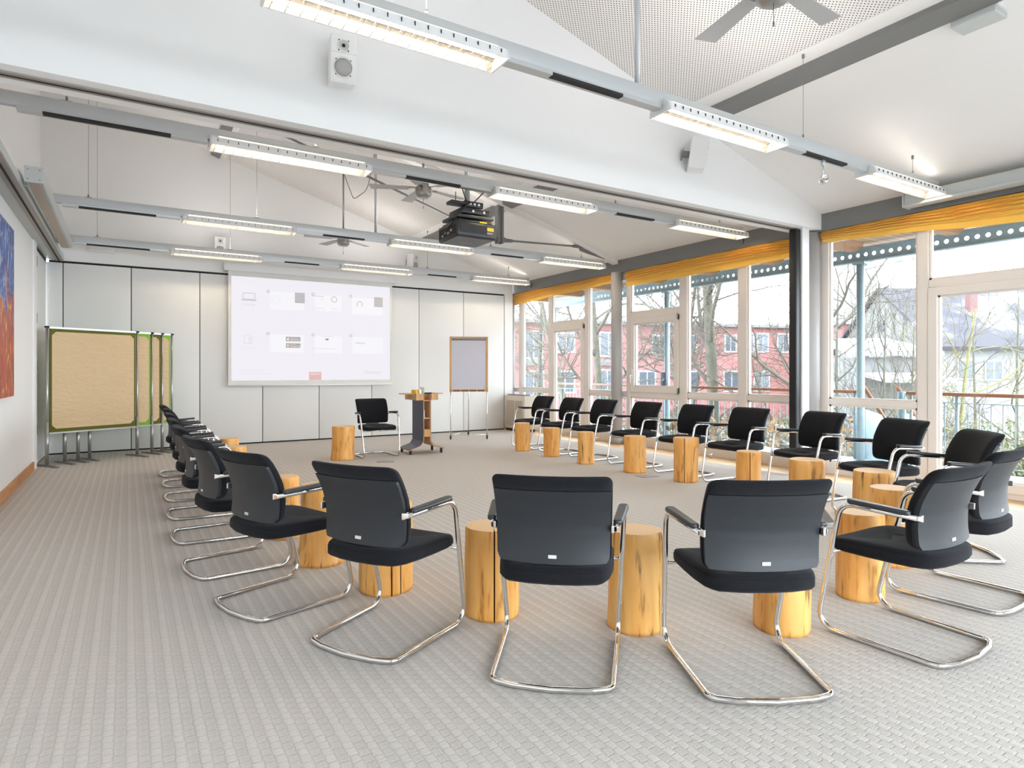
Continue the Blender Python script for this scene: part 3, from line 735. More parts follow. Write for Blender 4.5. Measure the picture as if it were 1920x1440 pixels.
# ------------------------------------------------------------------ loudspeakers
def make_speaker():
    t = thing('loudspeaker')
    MB().rbox(-.088, .088, -.085, .085, -.16, .16, .008).build('cabinet', M['white_plastic'], t)
    RX90 = Matrix.Rotation(R(90), 4, 'X')
    w = MB().lathe([(.073, 0), (.073, .004), (.062, .005)], n=28, cap1=False).build('woofer_ring', M['white_plastic'], t); w.matrix_local = Matrix.Translation((0, -.085, -.055)) @ RX90
    w = MB().lathe([(.060, 0), (.060, .005), (.03, .008)], n=28).build('woofer_grille', M['mesh_grey'], t); w.matrix_local = Matrix.Translation((0, -.0855, -.055)) @ RX90
    w = MB().lathe([(.046, 0), (.046, .003), (.036, .004)], n=24, cap1=False).build('tweeter_plate', M['white_plastic'], t); w.matrix_local = Matrix.Translation((0, -.085, .09)) @ RX90
    w = MB().lathe([(.012, 0), (.012, .005), (.004, .008)], n=16).build('tweeter', M['black'], t); w.matrix_local = Matrix.Translation((0, -.086, .09)) @ RX90
    s = MB()
    for cz_, d in ((-.055, .05), (.09, .033)):
        for a in (-1, 1):
            for b in (-1, 1): s.cyl((a * d, -.084, cz_ + b * d), (a * d, -.0905, cz_ + b * d), .0045, 8)
    s.build('screw', M['black'], t)
    MB().box(-.088, .088, -.0862, -.085, .040, .0415).build('joint_line', M['mesh_grey'], t)
    MB().box(-.015, .015, .085, .15, -.03, .03).box(-.03, .03, .15, .156, -.06, .06).build('wall_bracket', M['grey'], t)
    return t
sk0 = make_speaker()
def put_speaker(c, loc, rz, tilt, label):
    c.location = loc; c.rotation_euler = (R(tilt), 0, R(rz)); tag(c, label, 'speaker', 'white wall loudspeakers')
put_speaker(sk0, (1.31, 4.444, 3.50), -10, 10, 'white loudspeaker on the middle gable wall, left one, facing the camera')
put_speaker(copy_tree(sk0), (5.02, 4.47, 3.52), 48, 8, 'white loudspeaker on the middle gable wall turned towards the windows')
put_speaker(copy_tree(sk0), (1.34, 11.69, 3.42), 0, 6, 'small white loudspeaker on the back wall above the left edge of the screen')
put_speaker(copy_tree(sk0), (4.88, 11.70, 3.48), 22, 6, 'small white loudspeaker on the back wall right of the screen')
tag(MB().rbox(0, .34, -.05, 0, 0, .14, .008).build('junction_box', M['white_plastic'], loc=(-.52, YB, 3.17)), 'flat white box on the back wall above the wall panels at left', 'junction box')

# ------------------------------------------------------------------ projection screen
ps = thing('projection_screen', (2.97, 11.75, 0), 0, 'large white pull-down projection screen showing a faint slide on the back wall', 'projection screen')
MB().rbox(-1.56, 1.56, -.055, .085, 3.03, 3.17, .012).build('case', M['white_metal'], ps)
MB().box(-1.49, 1.49, -.012, -.006, 1.04, 3.035).build('cloth', M['screen_cloth'], ps)
MB().cyl((-1.5, -.009, 1.035), (1.5, -.009, 1.035), .014, 12).build('weight_bar', M['white_metal'], ps)
def em(name, c, s=.308): 
    m = mat(name, c, .9, emit=c, es=s); m.node_tree.nodes['Principled BSDF'].inputs['Base Color'].default_value = (.02, .02, .02, 1); return m
E_w = em('projected_white', (.92, .90, .96)); E_card = em('projected_card_white', (.97, .96, 1.0)); E_g = em('projected_pale_grey', (.70, .68, .71)); E_m = em('projected_grey', (.40, .385, .395)); E_l = em('projected_faint_grey', (.80, .78, .82)); E_r = em('projected_red', (.80, .50, .50)); E_rd = em('projected_dark_red', (.55, .25, .27)); E_b = em('projected_brown_grey', (.47, .42, .39))
im = MB().box(-1.44, 1.44, -.0165, -.012, 1.125, 2.945).build('projected_image', E_w, ps)
def rect(x0, x1, z0, z1, m, name, d=.0175): return MB().box(x0 - 2.97, x1 - 2.97, -d, -.0160, z0, z1).build(name, m, im)
def outline(x0, x1, z0, z1, w, m, name):
    mb = MB()
    for q in ((x0, x1, z0, z0 + w), (x0, x1, z1 - w, z1), (x0, x0 + w, z0, z1), (x1 - w, x1, z0, z1)): mb.box(q[0] - 2.97, q[1] - 2.97, -.0178, -.0160, q[2], q[3])
    return mb.build(name, m, im)
def ring(x, z, r, w, m, name, a0=0, a1=360):
    mb = MB(); n = 30
    lo = [[(x - 2.97 + q * math.cos(R(a0 + (a1 - a0) * k / n)), -d, z + q * math.sin(R(a0 + (a1 - a0) * k / n))) for q, d in ((r, .0178), (r - w, .0178), (r - w, .016), (r, .016))] for k in range(n + 1)]
    return mb.loft(lo, 0, False).build(name, m, im)
def word(s, x, z, size, m, al='LEFT'):
    return text_mesh(s, size, m, im, 'lettering', Matrix.Translation((x - 2.97, -.0172, z)) @ Matrix.Rotation(R(90), 4, 'X'), align=al)
outline(1.715, 1.915, 2.55, 2.665, .007, E_m, 'laptop_icon'); rect(1.69, 1.94, 2.533, 2.543, E_m, 'laptop_base')
word('PC & Mac', 1.815, 2.44, .052, E_g, 'CENTER')
for x, z in ((2.105, 2.685), (2.89, 2.69), (3.597, 2.697), (2.105, 1.935), (2.89, 1.935), (3.6, 1.94)):
    rect(x, x + .056, z, z + .053, E_g, 'step_number')
for k, (x, z) in enumerate(((2.105, 2.685), (2.89, 2.69), (3.597, 2.697), (2.105, 1.935), (2.89, 1.935), (3.6, 1.94))):
    word(str(k % 3 + 1), x + .028, z + .009, .045, E_card, 'CENTER')
for q in ((2.16, 2.76, 2.40, 2.72), (2.95, 3.45, 2.40, 2.70), (3.65, 4.26, 2.38, 2.70), (2.16, 2.75, 1.63, 1.95), (2.95, 3.46, 1.63, 1.95), (3.66, 4.27, 1.63, 1.95)): rect(*q, E_card, 'slide_card', .0168)
ring(2.265, 2.572, .048, .006, E_l, 'pale_button'); outline(2.195, 2.335, 2.50, 2.645, .004, E_l, 'pale_button_frame')
def keys(x0, x1, z0, z1, m):
    mb = MB(); n = 7
    for i in range(n):
        for j in range(n):
            a = x0 + (x1 - x0) * i / n; b = z0 + (z1 - z0) * j / n
            mb.box(a + .002 - 2.97, a + (x1 - x0) / n - .002 - 2.97, -.0178, -.016, b + .002, b + (z1 - z0) / n - .002)
    mb.build('key_grid', m, im)
keys(2.594, 2.77, 2.535, 2.725, E_m); keys(4.088, 4.263, 2.544, 2.735, E_b)
rect(2.894, 3.123, 2.681, 2.687, E_m, 'title_bar'); ring(3.079, 2.633, .024, .005, E_g, 'small_ring')
ring(3.31, 2.639, .055, .008, E_rd, 'red_ring'); ring(3.8, 2.577, .055, .009, E_rd, 'red_arc', -50, 230)
word('For Windows:', 2.935, 2.452, .034, E_g); word('ClickShare_for_Windows', 2.90, 2.41, .026, E_l); word('For Mac:', 3.25, 2.452, .034, E_g); word('ClickShare_for_Mac', 3.225, 2.41, .026, E_l)
outline(1.735, 1.84, 1.775, 1.92, .006, E_g, 'tablet_icon'); outline(1.812, 1.868, 1.775, 1.885, .006, E_g, 'phone_icon')
word('iOS & Android', 1.805, 1.69, .040, E_l, 'CENTER')
for z0, z1, a, b in ((1.833, 1.915, 'Download on the', 'App Store'), (1.715, 1.798, 'GET IT ON', 'Google Play')):
    rect(2.437, 2.693, z0, z1, E_b, 'store_badge', .0174)
    word(a, 2.515, z1 - .030, .020, E_card); word(b, 2.515, z0 + .016, .038, E_card)
ap = MB(); ap.loft([[(2.473 - 2.97 + .018 * math.cos(a) * (1 + .12 * math.cos(2 * a)), d, 1.868 + .020 * math.sin(a)) for a in [2 * math.pi * k / 20 for k in range(20)]] for d in (-.0182, -.0174)], 0, False)
ap.loft([[(2.474 + dx - 2.97, d, 1.89 + dz) for dx, dz in ((0, 0), (.012, .008), (.014, .018), (.003, .01))] for d in (-.0182, -.0174)], 0, False); ap.build('fruit_mark', E_card, im)
MB().loft([[(x - 2.97, d, z) for x, z in ((2.46, 1.735), (2.46, 1.778), (2.495, 1.7565))] for d in (-.0182, -.0174)], 0, False).build('play_mark', E_card, im)
wf = MB(); n = 12
wf.loft([[(3.176 - 2.97 + q * math.sin(R(-48 + 96 * k / n)), d, 1.86 + q * math.cos(R(-48 + 96 * k / n)) * .75) for q in (0.002, .055) for d in (-.0178,)] + [(3.176 - 2.97 + .055 * math.sin(R(-48 + 96 * k / n)), -.016, 1.86 + .055 * math.cos(R(-48 + 96 * k / n)) * .75), (3.176 - 2.97, -.016, 1.862)] for k in range(n + 1)], 0, False)
wf.build('wifi_mark', E_rd, im)
rect(3.06, 3.30, 1.934, 1.946, E_l, 'dialog_bar'); word('ClickShare-Pfaffenwinkel', 2.90, 1.697, .046, E_l)
rect(3.721, 3.907, 1.816, 1.846, E_l, 'input_field')
word('Raum: Pfaffenwinkel', 1.664, 1.292, .045, E_l); word('Netzwerkname: Bankettung', 1.664, 1.232, .045, E_l); 
rect(2.848, 3.072, 1.127, 1.276, E_r, 'red_logo_box'); word('BARCO', 2.96, 1.222, .052, E_card, 'CENTER')
word('ClickShare', 3.878, 1.243, .082, E_g)

# ------------------------------------------------------------------ projector
pj = thing('projector', (3.177, 6.085, 2.71), 0, 'black ceiling projector with yellow sticker hanging before the screen', 'projector')
MB().rbox(-.24, .24, -.235, .235, 0, .165, .02).build('body', M['projblack'], pj)
MB().rbox(-.225, .225, -.22, .22, -.006, .004, .004).build('bottom_cover', M['projside'], pj)
MB().box(-.2, .1, -.238, -.234, .045, .135).build('vent_panel', M['slot'], pj)
g = MB()
for i in range(9): g.box(-.198, .098, -.2405, -.237, .05 + i * .0095, .0525 + i * .0095)
for i in range(9): g.box(-.18 + i * .033, -.177 + i * .033, -.2405, -.237, .046, .134)
g.build('vent_slats', M['projside'], pj)
pl = MB().box(.115, .225, -.239, -.2345, .03, .15).build('label_plate', M['projside'], pj)
MB().box(.12, .2, -.2405, -.2385, .085, .12).build('warning_sticker', M['yellow'], pl)
text_mesh('BARCO', .02, M['white_plastic'], pl, 'lettering', Matrix.Translation((.12, -.2395, .055)) @ Matrix.Rotation(R(90), 4, 'X'))
text_mesh('BARCO', .045, M['mesh_grey'], pj, 'lettering', Matrix.Translation((-.06, .06, -.0065)) @ Matrix.Rotation(R(180), 4, 'X'))
MB().rbox(-.21, .2, -.215, .2, .16, .19, .012).build('top_cover', M['projblack'], pj)
MB().box(.04, .13, -.2165, -.2145, .168, .184).build('top_sticker', M['yellow'], pj)
s = MB().box(-.243, -.239, -.2, .2, .03, .13)
s.build('connector_panel', M['slot'], pj)
c = MB()
for y, z in ((-.1, .08), (-.03, .06), (.05, .08), (.11, .05)): c.box(-.247, -.242, y - .02, y + .02, z - .012, z + .012)
c.build('connector', M['mesh_grey'], pj)
MB().lathe([(.07, 0), (.07, .03), (.055, .035)], n=24).build('lens', M['slot'], pj, loc=(.06, .235, .085), rot=(R(-90), 0, 0))
mt = MB().rbox(-.21, .23, -.19, .19, .215, .25, .006)
mt.rbox(-.15, .20, -.15, .14, .275, .33, .006).rbox(-.05, .16, -.08, .07, .365, .43, .006).rbox(-.24, -.04, -.10, .03, .375, .41, .006)
mt.box(-.05, .09, -.04, .04, .18, .44)
mt.build('ceiling_mount', M['projblack'], pj)
b = MB()
for x, z in ((.0, .398), (.052, .398), (.104, .398), (-.005, .302), (.13, .302)): b.cyl((x, -.08 if z > .35 else -.15, z), (x, -.086 if z > .35 else -.156, z), .014, 12)
b.build('bolt', M['white_metal'], pj)
MB().cyl((0, 0, .42), (0, 0, cz(3.177) - 2.71), .03, 18).build('pole', M['alu_paint'], pj)
for p in ([(0, -.03, .62), (.08, -.1, .66), (.14, -.2, .55), (.05, -.05, .42)], [(-.05, 0, .64), (-.10, -.08, .55), (-.03, -.05, .42)], [(.03, -.06, .43), (-.12, -.2, .33), (-.25, -.12, .14), (-.255, .05, .08)]):
    MB().tube(fillet(p, [.05] * (len(p) - 2)), .006, 8).build('cable', M['black'], pj)
MB().cyl((-.14, .0, .40), (-.14, .0, .53), .004, 6).build('antenna', M['black'], pj)

# ------------------------------------------------------------------ roof truss in the far half
TY = 8.45
tr = thing('roof_truss', (0, TY, 0), 0, 'roof truss with grey steel posts and tie rods spanning the far half of the room', 'roof truss')
MB().prism([(-1.1, cz(-1.1) - .075), (7.38, cz(7.38) - .075), (7.38, cz(7.38) + .01), (-1.1, cz(-1.1) + .01)], -.07, .07).build('rafter', M['ceil'], tr)
PB = [(1.32, 4.43), (4.985, 3.30)]
for x, z in PB:
    MB().box(x - .052, x - .016, -.05, .05, z, cz(x) - .07).box(x + .016, x + .052, -.05, .05, z, cz(x) - .07).box(x - .02, x + .02, -.03, .03, z + .02, cz(x) - .07).build('post', M['grey'], tr)
def rod(a, b, name):
    mb = MB().cyl((a[0], 0, a[1]), (b[0], 0, b[1]), .016, 12)
    for p, q in ((a, b), (b, a)):
        d = Vector((q[0] - p[0], 0, q[1] - p[1])).normalized()
        mb.cyl((p[0], -.03, p[1]), (p[0], .03, p[1]), .04, 18)
        mb.tube([Vector((p[0], 0, p[1])) + d * .03, Vector((p[0], 0, p[1])) + d * .14, Vector((p[0], 0, p[1])) + d * .19], [.032, .028, .018], 12)
    mb.build(name, M['grey'], tr)
rod((5.06, 3.36), (6.60, 3.42), 'tie_rod'); rod((4.95, 3.35), (1.37, 4.47), 'chord'); rod((1.27, 4.5), (-.6, 5.3), 'tie_rod')
MB().prism([(6.58, 3.35), (6.72, 3.32), (7.30, 3.23), (7.30, 3.26), (6.62, cz(6.62) - .07), (6.58, 3.46)], -.012, .012).build('gusset', M['grey'], tr)
MB().prism([(-.62, 5.24), (-1.05, 5.45), (-1.05, 5.6), (-.6, cz(-.6) - .07)], -.012, .012).build('gusset', M['grey'], tr)

# ------------------------------------------------------------------ ceiling fans
def make_fan():
    t = thing('ceiling_fan')
    MB().lathe([(.02, -.13), (.06, -.13), (.088, -.112), (.095, -.09), (.095, -.02), (.085, -.01), (.085, .0), (.064, .012), (.062, .13), (.04, .155), (.014, .16)], n=28).build('motor', M['fanmetal'], t)
    MB().cyl((0, 0, .14), (0, 0, cz(3.0) - 3.46), .014, 12).build('rod', M['fanmetal'], t)
    for k in range(5):
        a = R(6 + 72 * k); Mz = Matrix.Rotation(a, 4, 'Z')
        pts = [(.17, -.05), (.60, -.085), (.635, .05), (.17, .045)]
        tw = lambda x, y, z: Mz @ (Matrix.Rotation(R(0), 4, 'X') @ Vector((x, y, z + .10 * y)))
        MB().loft([[tw(x, y, z) for x, y in pts] for z in (-.022, -.016)], 0, False).build('blade', M['blade'], t)
        MB().loft([[tw(x, y, z) for x, y in ((.07, -.015), (.2, -.03), (.2, .03), (.07, .015))] for z in (-.016, -.008)], 0, False).build('blade_arm', M['fanmetal'], t)
    ch = MB().cyl((.0, 0, -.25), (.0, 0, -.12), .002, 6); ch.cyl((0, 0, -.255), (0, 0, -.23), .005, 8); ch.build('pull_chain', M['grey'], t)
    return t
f0 = make_fan(); f0.location = (3.0, 2.14, 3.42); tag(f0, 'grey ceiling fan at the top edge of the photo, near half of the room', 'ceiling fan', 'grey ceiling fans')
f1 = copy_tree(f0); f1.location = (2.97, 6.80, 3.46); f1.rotation_euler = (0, 0, R(10)); tag(f1, 'grey ceiling fan beside the black projector', 'ceiling fan', 'grey ceiling fans')
f2 = copy_tree(f0); f2.location = (2.97, 10.0, 3.44); f2.rotation_euler = (0, 0, R(30)); tag(f2, 'grey ceiling fan farthest back, above the projection screen', 'ceiling fan', 'grey ceiling fans')
tag(MB().tube(fillet([(3.02, 8.6, 4.5), (3.0, 8.9, 3.95), (2.98, 9.5, 3.95), (2.98, 9.98, 4.46)], [.25, .25]), .006, 6).build('hanging_cable', M['grey']), 'dark cable sagging between two ceiling poles above the screen', 'cable')
tag(MB().tube(fillet([(2.95, 6.85, 4.52), (2.75, 7.2, 4.25), (2.4, 8.0, 4.3), (2.3, 8.4, 4.7)], [.25, .25]), .005, 6).build('hanging_cable', M['grey']), 'thin cable under the perforated ceiling behind the middle fan', 'cable')
pb = thing('ceiling_panel', (5.27, 2.07, 3.865), 0, 'pale grey box fitting under the ceiling beside the dark purlin at top right', 'ceiling fitting')
MB().rbox(-.10, .10, -.14, .14, -.05, .0, .006).build('cover', M['case'], pb); MB().box(-.08, .08, -.15, .15, 0, .02).build('back_plate', M['ceil'], pb)

# ------------------------------------------------------------------ screen cases at the sides
cs = thing('roller_screen_case', (-.84, 0, 0), 0, 'long grey-green screen case fixed along the left beam', 'screen case')
MB().rbox(.03, .165, 7.3, 10.9, 3.05, 3.19, .012).build('housing', M['case'], cs)
MB().box(.05, .13, 7.31, 10.89, 3.044, 3.052).build('slot', M['beige2'], cs)
e = MB().box(.022, .17, 7.285, 7.30, 3.045, 3.195).build('end_plate', M['case'], cs)
k = MB()
for x in (.05, .14):
    for z in (3.075, 3.165): k.cyl((x, 7.283, z), (x, 7.287, z), .006, 8)
k.build('screw', M['grey'], e)
MB().box(0, .04, 7.5, 7.56, 3.06, 3.16).box(0, .04, 10.6, 10.66, 3.06, 3.16).build('bracket', M['alu'], cs)
c2 = thing('roller_screen_case', (0, 0, 0), 0, 'long grey-green screen case above the ochre blind at the right edge', 'screen case')
MB().rbox(7.2, 7.345, -1.2, 3.53, 3.075, 3.215, .012).build('housing', M['case'], c2)
MB().box(7.19, 7.2, -1.2, 3.53, 3.075, 3.10).build('lip', M['case'], c2)
MB().box(7.195, 7.35, 3.53, 3.545, 3.07, 3.22).build('end_plate', M['case'], c2)
MB().box(7.345, 7.4, 3.2, 3.26, 3.1, 3.2).box(7.345, 7.4, -.8, -.74, 3.1, 3.2).build('bracket', M['alu'], c2)

# ------------------------------------------------------------------ painting
pt = thing('painting', (XL, 7.45, 0), 0, 'tall unframed abstract painting in blue and red on the left wall', 'painting')
MB().box(.022, .05, -.9, .74, 1.03, 2.74).build('canvas', M['painting'], pt)

# ------------------------------------------------------------------ pinboards
def pinboard(x, y, ang, felt, label, w=1.21):
    t = thing('pinboard', (x, y, 0), R(ang), label, 'pinboard', 'stacked pinboards at the left')
    MB().rbox(.03, w - .03, -.010, .010, .452, 1.868, .004).build('felt_board', felt, t)
    cut = .05
    x0, x1, z0, z1 = .055, w - .055, .505, 1.825
    poly = [(x0 + cut, z0), (x1 - cut, z0), (x1, z0 + cut), (x1, z1 - cut), (x1 - cut, z1), (x0 + cut, z1), (x0, z1 - cut), (x0, z0 + cut)]
    MB().prism(poly, -.0135, -.010).build('kraft_paper', M['kraft'], t)
    for za, zb in ((1.865, 1.892), (.436, .458)): MB().box(.02, w - .02, -.016, .016, za, zb).build('edge_rail', M['fanmetal'], t)
    k = MB()
    for xx in (.0, w): k.rbox(xx - .024, xx + .024, -.022, .022, 1.872, 1.897, .006)
    k.build('corner_cap', M['black'], t)
    for xx in (0, w):
        p = MB().cyl((xx, 0, .02), (xx, 0, 1.885), .016, 14); p.cyl((xx, 0, .02), (xx, 0, .60), .022, 14)
        p.build('post', M['fanmetal'], t)
        MB().loft([[(xx + dx, yy, z) for dx, z in ((-.028, 0), (.028, 0), (.022, .014 + h), (-.022, .014 + h))] for yy, h in ((-.26, 0), (-.02, .012), (.02, .012), (.26, 0))], 0, False).build('foot', M['grey'], t)
    return t
pinboard(-.925, 10.43, 30, M['green_felt'], 'pinboard with brown paper, foremost of the stack')
pinboard(-.745, 10.67, 28, M['bright_felt'], 'bright green edged pinboard second in the stack')
pinboard(-.60, 10.80, 28, M['green_felt'], 'olive edged pinboard third in the stack')
pinboard(-.47, 10.92, 27, M['bright_felt'], 'bright green edged pinboard rearmost of the stack')

# ------------------------------------------------------------------ flip chart
fc = thing('flip_chart', (5.51, 10.48, 0), R(-24), 'flip chart with beech frame and blank lavender-white paper on thin chrome legs', 'flip chart')
MB().box(-.365, -.325, -.02, .02, .90, 1.945).box(.325, .365, -.02, .02, .90, 1.945).box(-.365, .365, -.02, .02, 1.915, 1.945).box(-.365, .365, -.02, .025, .90, .95).build('frame', M['beech'], fc, bevel=.004)
MB().box(-.325, .325, -.004, .012, .95, 1.915).build('back_board', M['white_metal'], fc)
MB().box(-.315, .315, -.010, -.005, .962, 1.875).build('paper_pad', M['flip_paper'], fc)
MB().rbox(-.325, .325, -.02, -.004, 1.872, 1.912, .004).build('clamp_bar', M['grey'], fc)
k = MB()
for i in range(4): k.box(-.30 + i * .155, -.17 + i * .155, -.022, -.019, .913, .932)
k.build('pen_slot', M['crack'], fc)
for p, q in (((-.345, .01, .92), (-.345, -.02, .07)), ((.345, .01, .92), (.345, -.02, .07)), ((0, .02, 1.0), (.03, .62, .07))):
    MB().cyl(p, q, .0095, 10).build('leg', M['chrome'], fc)
    cs_ = MB().cyl((q[0] - .012, q[1], .028), (q[0] + .012, q[1], .028), .027, 14); cs_.box(q[0] - .018, q[0] + .018, q[1] - .02, q[1] + .016, .03, .066)
    cs_.build('castor', M['black'], fc)
MB().cyl((-.345, -.02, .085), (.345, -.02, .085), .006, 8).cyl((-.345, -.02, .085), (.03, .62, .085), .006, 8).cyl((.345, -.02, .085), (.03, .62, .085), .006, 8).build('base_strut', M['chrome'], fc)

# ------------------------------------------------------------------ moderator's trolley
lt = thing('trolley_lectern', (3.965, 9.15, 0), 0, 'beech and navy moderation trolley on castors beside the lone chair', 'lectern')
for s in (-1, 1):
    pth = [(s * .06, .93), (s * .06, .20), (s * .105, .135), (s * .29, .075)]
    prof = fillet([(x, 0, z) for x, z in pth], [.05, .05], 5)
    a = [(p.x, p.z) for p in prof]
    # offset copies of the bent sheet: beech outside, navy inside
    def strip(off, th, m, name):
        N_ = len(a); o1, o2 = [], []
        for i in range(N_):
            p = Vector(a[i]); q = (Vector(a[min(i + 1, N_ - 1)]) - Vector(a[max(i - 1, 0)])).normalized(); nn = Vector((-q.y, q.x)) * -s
            o1.append(p + nn * off); o2.append(p + nn * (off + th))
        loops = [[(u.x, -.215, u.y), (v.x, -.215, v.y), (v.x, .215, v.y), (u.x, .215, u.y)] for u, v in zip(o1, o2)]
        MB().loft(loops, 0, False).build(name, m, lt)
    strip(0, .010, M['beech'], 'bent_panel'); strip(-.006, .006, M['navy'], 'panel_backing')
    for y in (-.175, .175):
        c = MB().cyl((s * .26 - .011, y, .026), (s * .26 + .011, y, .026), .026, 14); c.box(s * .26 - .016, s * .26 + .016, y - .014, y + .014, .03, .08)
        c.build('castor', M['black'], lt)
    x0, x1 = sorted((s * .07, s * .185))
    MB().box(x0, x1, -.225, .235, .838, .848).box(x0, x1, -.225, -.215, .848, .94).box(x0, x1, .225, .235, .848, .94).box((x0 if s < 0 else x1 - .01), (x0 + .01 if s < 0 else x1), -.215, .225, .848, .94).build('tray', M['beech'], lt)
    x0, x1 = sorted((s * .17, s * .32))
    MB().box(x0, x1, -.12, .16, .928, .942).build('leaf', M['beech'], lt)
for z in (.83, .555, .32):
    MB().box(-.055, .055, -.205, .205, z - .008, z + .008).build('shelf', M['beech'], lt)
MB().box(-.055, .06, -.235, .1, .27, .385).build('drawer_box', M['beech'], lt)
MB().box(-.05, -.035, -.2, -.05, .563, .68).build('notebook', M['white_plastic'], lt)
def card(x, y, z, sx, sy, sz, m, rz, lean, label, name='card_stack'):
    o = MB().box(-sx / 2, sx / 2, -sy / 2, sy / 2, 0, sz).build(name, m, loc=(x, y, z), rot=(0, R(lean), R(rz))); tag(o, label, 'cards', 'cards on the trolley')
card(3.82, 9.03, .852, .05, .12, .15, M['card_y'], 10, -10, 'yellow card stack in the left tray of the moderation trolley')
card(3.86, 9.0, .852, .03, .11, .15, M['card_w'], 5, -4, 'white card stack behind the yellow cards on the trolley')
card(3.875, 8.96, .852, .03, .02, .19, M['card_p'], 30, 3, 'pink card stack standing upright on the trolley')
card(3.91, 8.955, .935, .02, .02, .10, M['card_g'], 25, 6, 'green card stack at the right of the pink cards')
tag(MB().rbox(3.93, 4.06, 8.95, 9.05, .935, .955, .006).build('pen_tray', M['black']), 'black pen tray on top of the moderation trolley', 'pen tray')

# ------------------------------------------------------------------ heater, floor boxes
ht = thing('fan_heater', (7.1, 11.0, 0), 0, 'beige floor-standing heater cabinet in the corner by the far windows', 'heater')
MB().rbox(0, .30, 0, .80, .05, .765, .015).build('cabinet', M['beige'], ht)
MB().box(-.006, .004, .08, .37, .12, .66).box(-.006, .004, .41, .72, .12, .66).build('grille', M['beige2'], ht)
MB().loft([[(.02, y, .766), (.2, y, .766), (.16, y, .79), (.05, y, .79)] for y in (.05, .75)], 0, False).build('air_outlet', M['grey'], ht)
MB().box(.02, .28, .02, .78, 0, .05).build('plinth', M['black'], ht)
tag(MB().rbox(-.12, .12, -.09, .09, 0, .006, .003).build('floor_socket', M['track'], loc=(3.12, 8.48, 0), rz=R(-20)), 'flush floor socket lid in the carpet before the lone chair', 'floor socket', 'floor sockets in the carpet')
tag(MB().rbox(-.12, .12, -.09, .09, 0, .006, .003).build('floor_socket', M['track'], loc=(5.42, 5.62, 0), rz=R(-10)), 'flush floor socket lid beside a split log stool by the window row', 'floor socket', 'floor sockets in the carpet')
fs = thing('floor_socket', (4.95, 3.05, 0), R(-20), 'open floor socket with raised grey lid behind the right foreground chairs', 'floor socket', 'floor sockets in the carpet')
MB().rbox(-.12, .12, -.1, .1, 0, .012, .004).build('base', M['alu'], fs); MB().obox((-.02, .05, .07), (.2, .16, .008), Matrix.Rotation(R(35), 3, 'X')).build('lid', M['grey'], fs)
for x, y in ((7.36, 8.95), (7.36, 6.3)):
    v = MB().cyl((-.05, 0, .05), (.05, 0, .05), .014, 10); v.cyl((0, 0, 0), (0, 0, .06), .012, 10); v.cyl((-.05, -.03, .05), (-.05, .03, .05), .01, 10)
    tag(v.build('pipe_valve', M['alu'], loc=(x, y, 0)), 'small metal pipe valve on the floor boards %s' % ('left of the round column' if y > 8.5 else 'right of the round column'), 'valve', 'pipe valves')

# ------------------------------------------------------------------ outside: balcony
FOC, YAW, HOR, EYE = 1167.0, R(31.7), 697.0, 1.28
RT, FW = Vector((math.cos(YAW), -math.sin(YAW), 0)), Vector((math.sin(YAW), math.cos(YAW), 0))
def at(px, d, z):          # plan position in the direction px at distance d, height z
    q = FW * d + RT * ((px - 960) / FOC * d); return Vector((q.x, q.y, z))
GZ = -3.0
bd = MB().box(7.7, 9.46, -3, 13.4, -.16, -.03)
o = bd.build('balcony_deck', M['deck']); tag(o, 'pale metal balcony deck outside the windows', 'balcony floor')
bs = MB().box(7.77, 9.6, -3, 13.4, 3.17, 3.22)
tag(bs.build('balcony_soffit', M['soffit']), 'boarded larch soffit of the roof over the balcony', 'roof soffit')
ys = [5.11 + 1.29 * k for k in range(-6, 7)]
for k, y in enumerate(ys):
    tag(MB().prism([(7.64, 3.03), (9.0, 3.03), (9.14, 3.10), (9.14, 3.17), (7.64, 3.17)], y - .07, y + .07).build('roof_rafter', M['rafter']), 'brown timber rafter under the balcony soffit', 'rafter', 'rafters under the balcony soffit')
# perforated steel edge beam: a web with round holes between two flanges
mb = MB(); cell = .117; z0, z1, zc, rr = 2.905, 3.095, 3.0, .029; n = 16; y = -2.4
while y < 13.2:
    ca = math.atan2((z1 - z0) / 2, cell / 2)
    ag = sorted([2 * math.pi * k / n for k in range(n)] + [ca, math.pi - ca, math.pi + ca, 2 * math.pi - ca])
    hol = [(y + cell / 2 + rr * math.cos(q), zc + rr * math.sin(q)) for q in ag]
    sq = []
    for q0 in ag:
        c, s_ = math.cos(q0), math.sin(q0); q = max(abs(c) / (cell / 2), abs(s_) / ((z1 - z0) / 2))
        sq.append((y + cell / 2 + c / q, zc + s_ / q))
    for x in (9.19, 9.205): mb.loft([[(x, a, b) for a, b in sq], [(x, a, b) for a, b in hol]], 0, False, False, False)
    mb.loft([[(9.19, a, b) for a, b in hol], [(9.205, a, b) for a, b in hol]], 0, True, False, False)
    y += cell
mb.box(9.15, 9.245, -2.4, 13.2, 3.09, 3.105).box(9.15, 9.245, -2.4, 13.2, 2.895, 2.91)
tag(mb.build('perforated_beam', M['steel_out']), 'blue-grey steel edge beam with a row of round holes outside', 'steel beam')
for y, lab in ((5.11, 'blue-grey steel balcony post right of the white partition post'), (8.98, 'blue-grey steel balcony post seen through the sash window'), (12.85, 'blue-grey steel balcony post at the far end')):
    p = MB().cyl((0, 0, -3), (0, 0, 2.9), .055, 20); p.box(-.07, .07, -.09, .09, 2.86, 2.9)
    tag(p.build('balcony_post', M['steel_out'], loc=(9.2, y, 0)), lab, 'post', 'balcony posts')
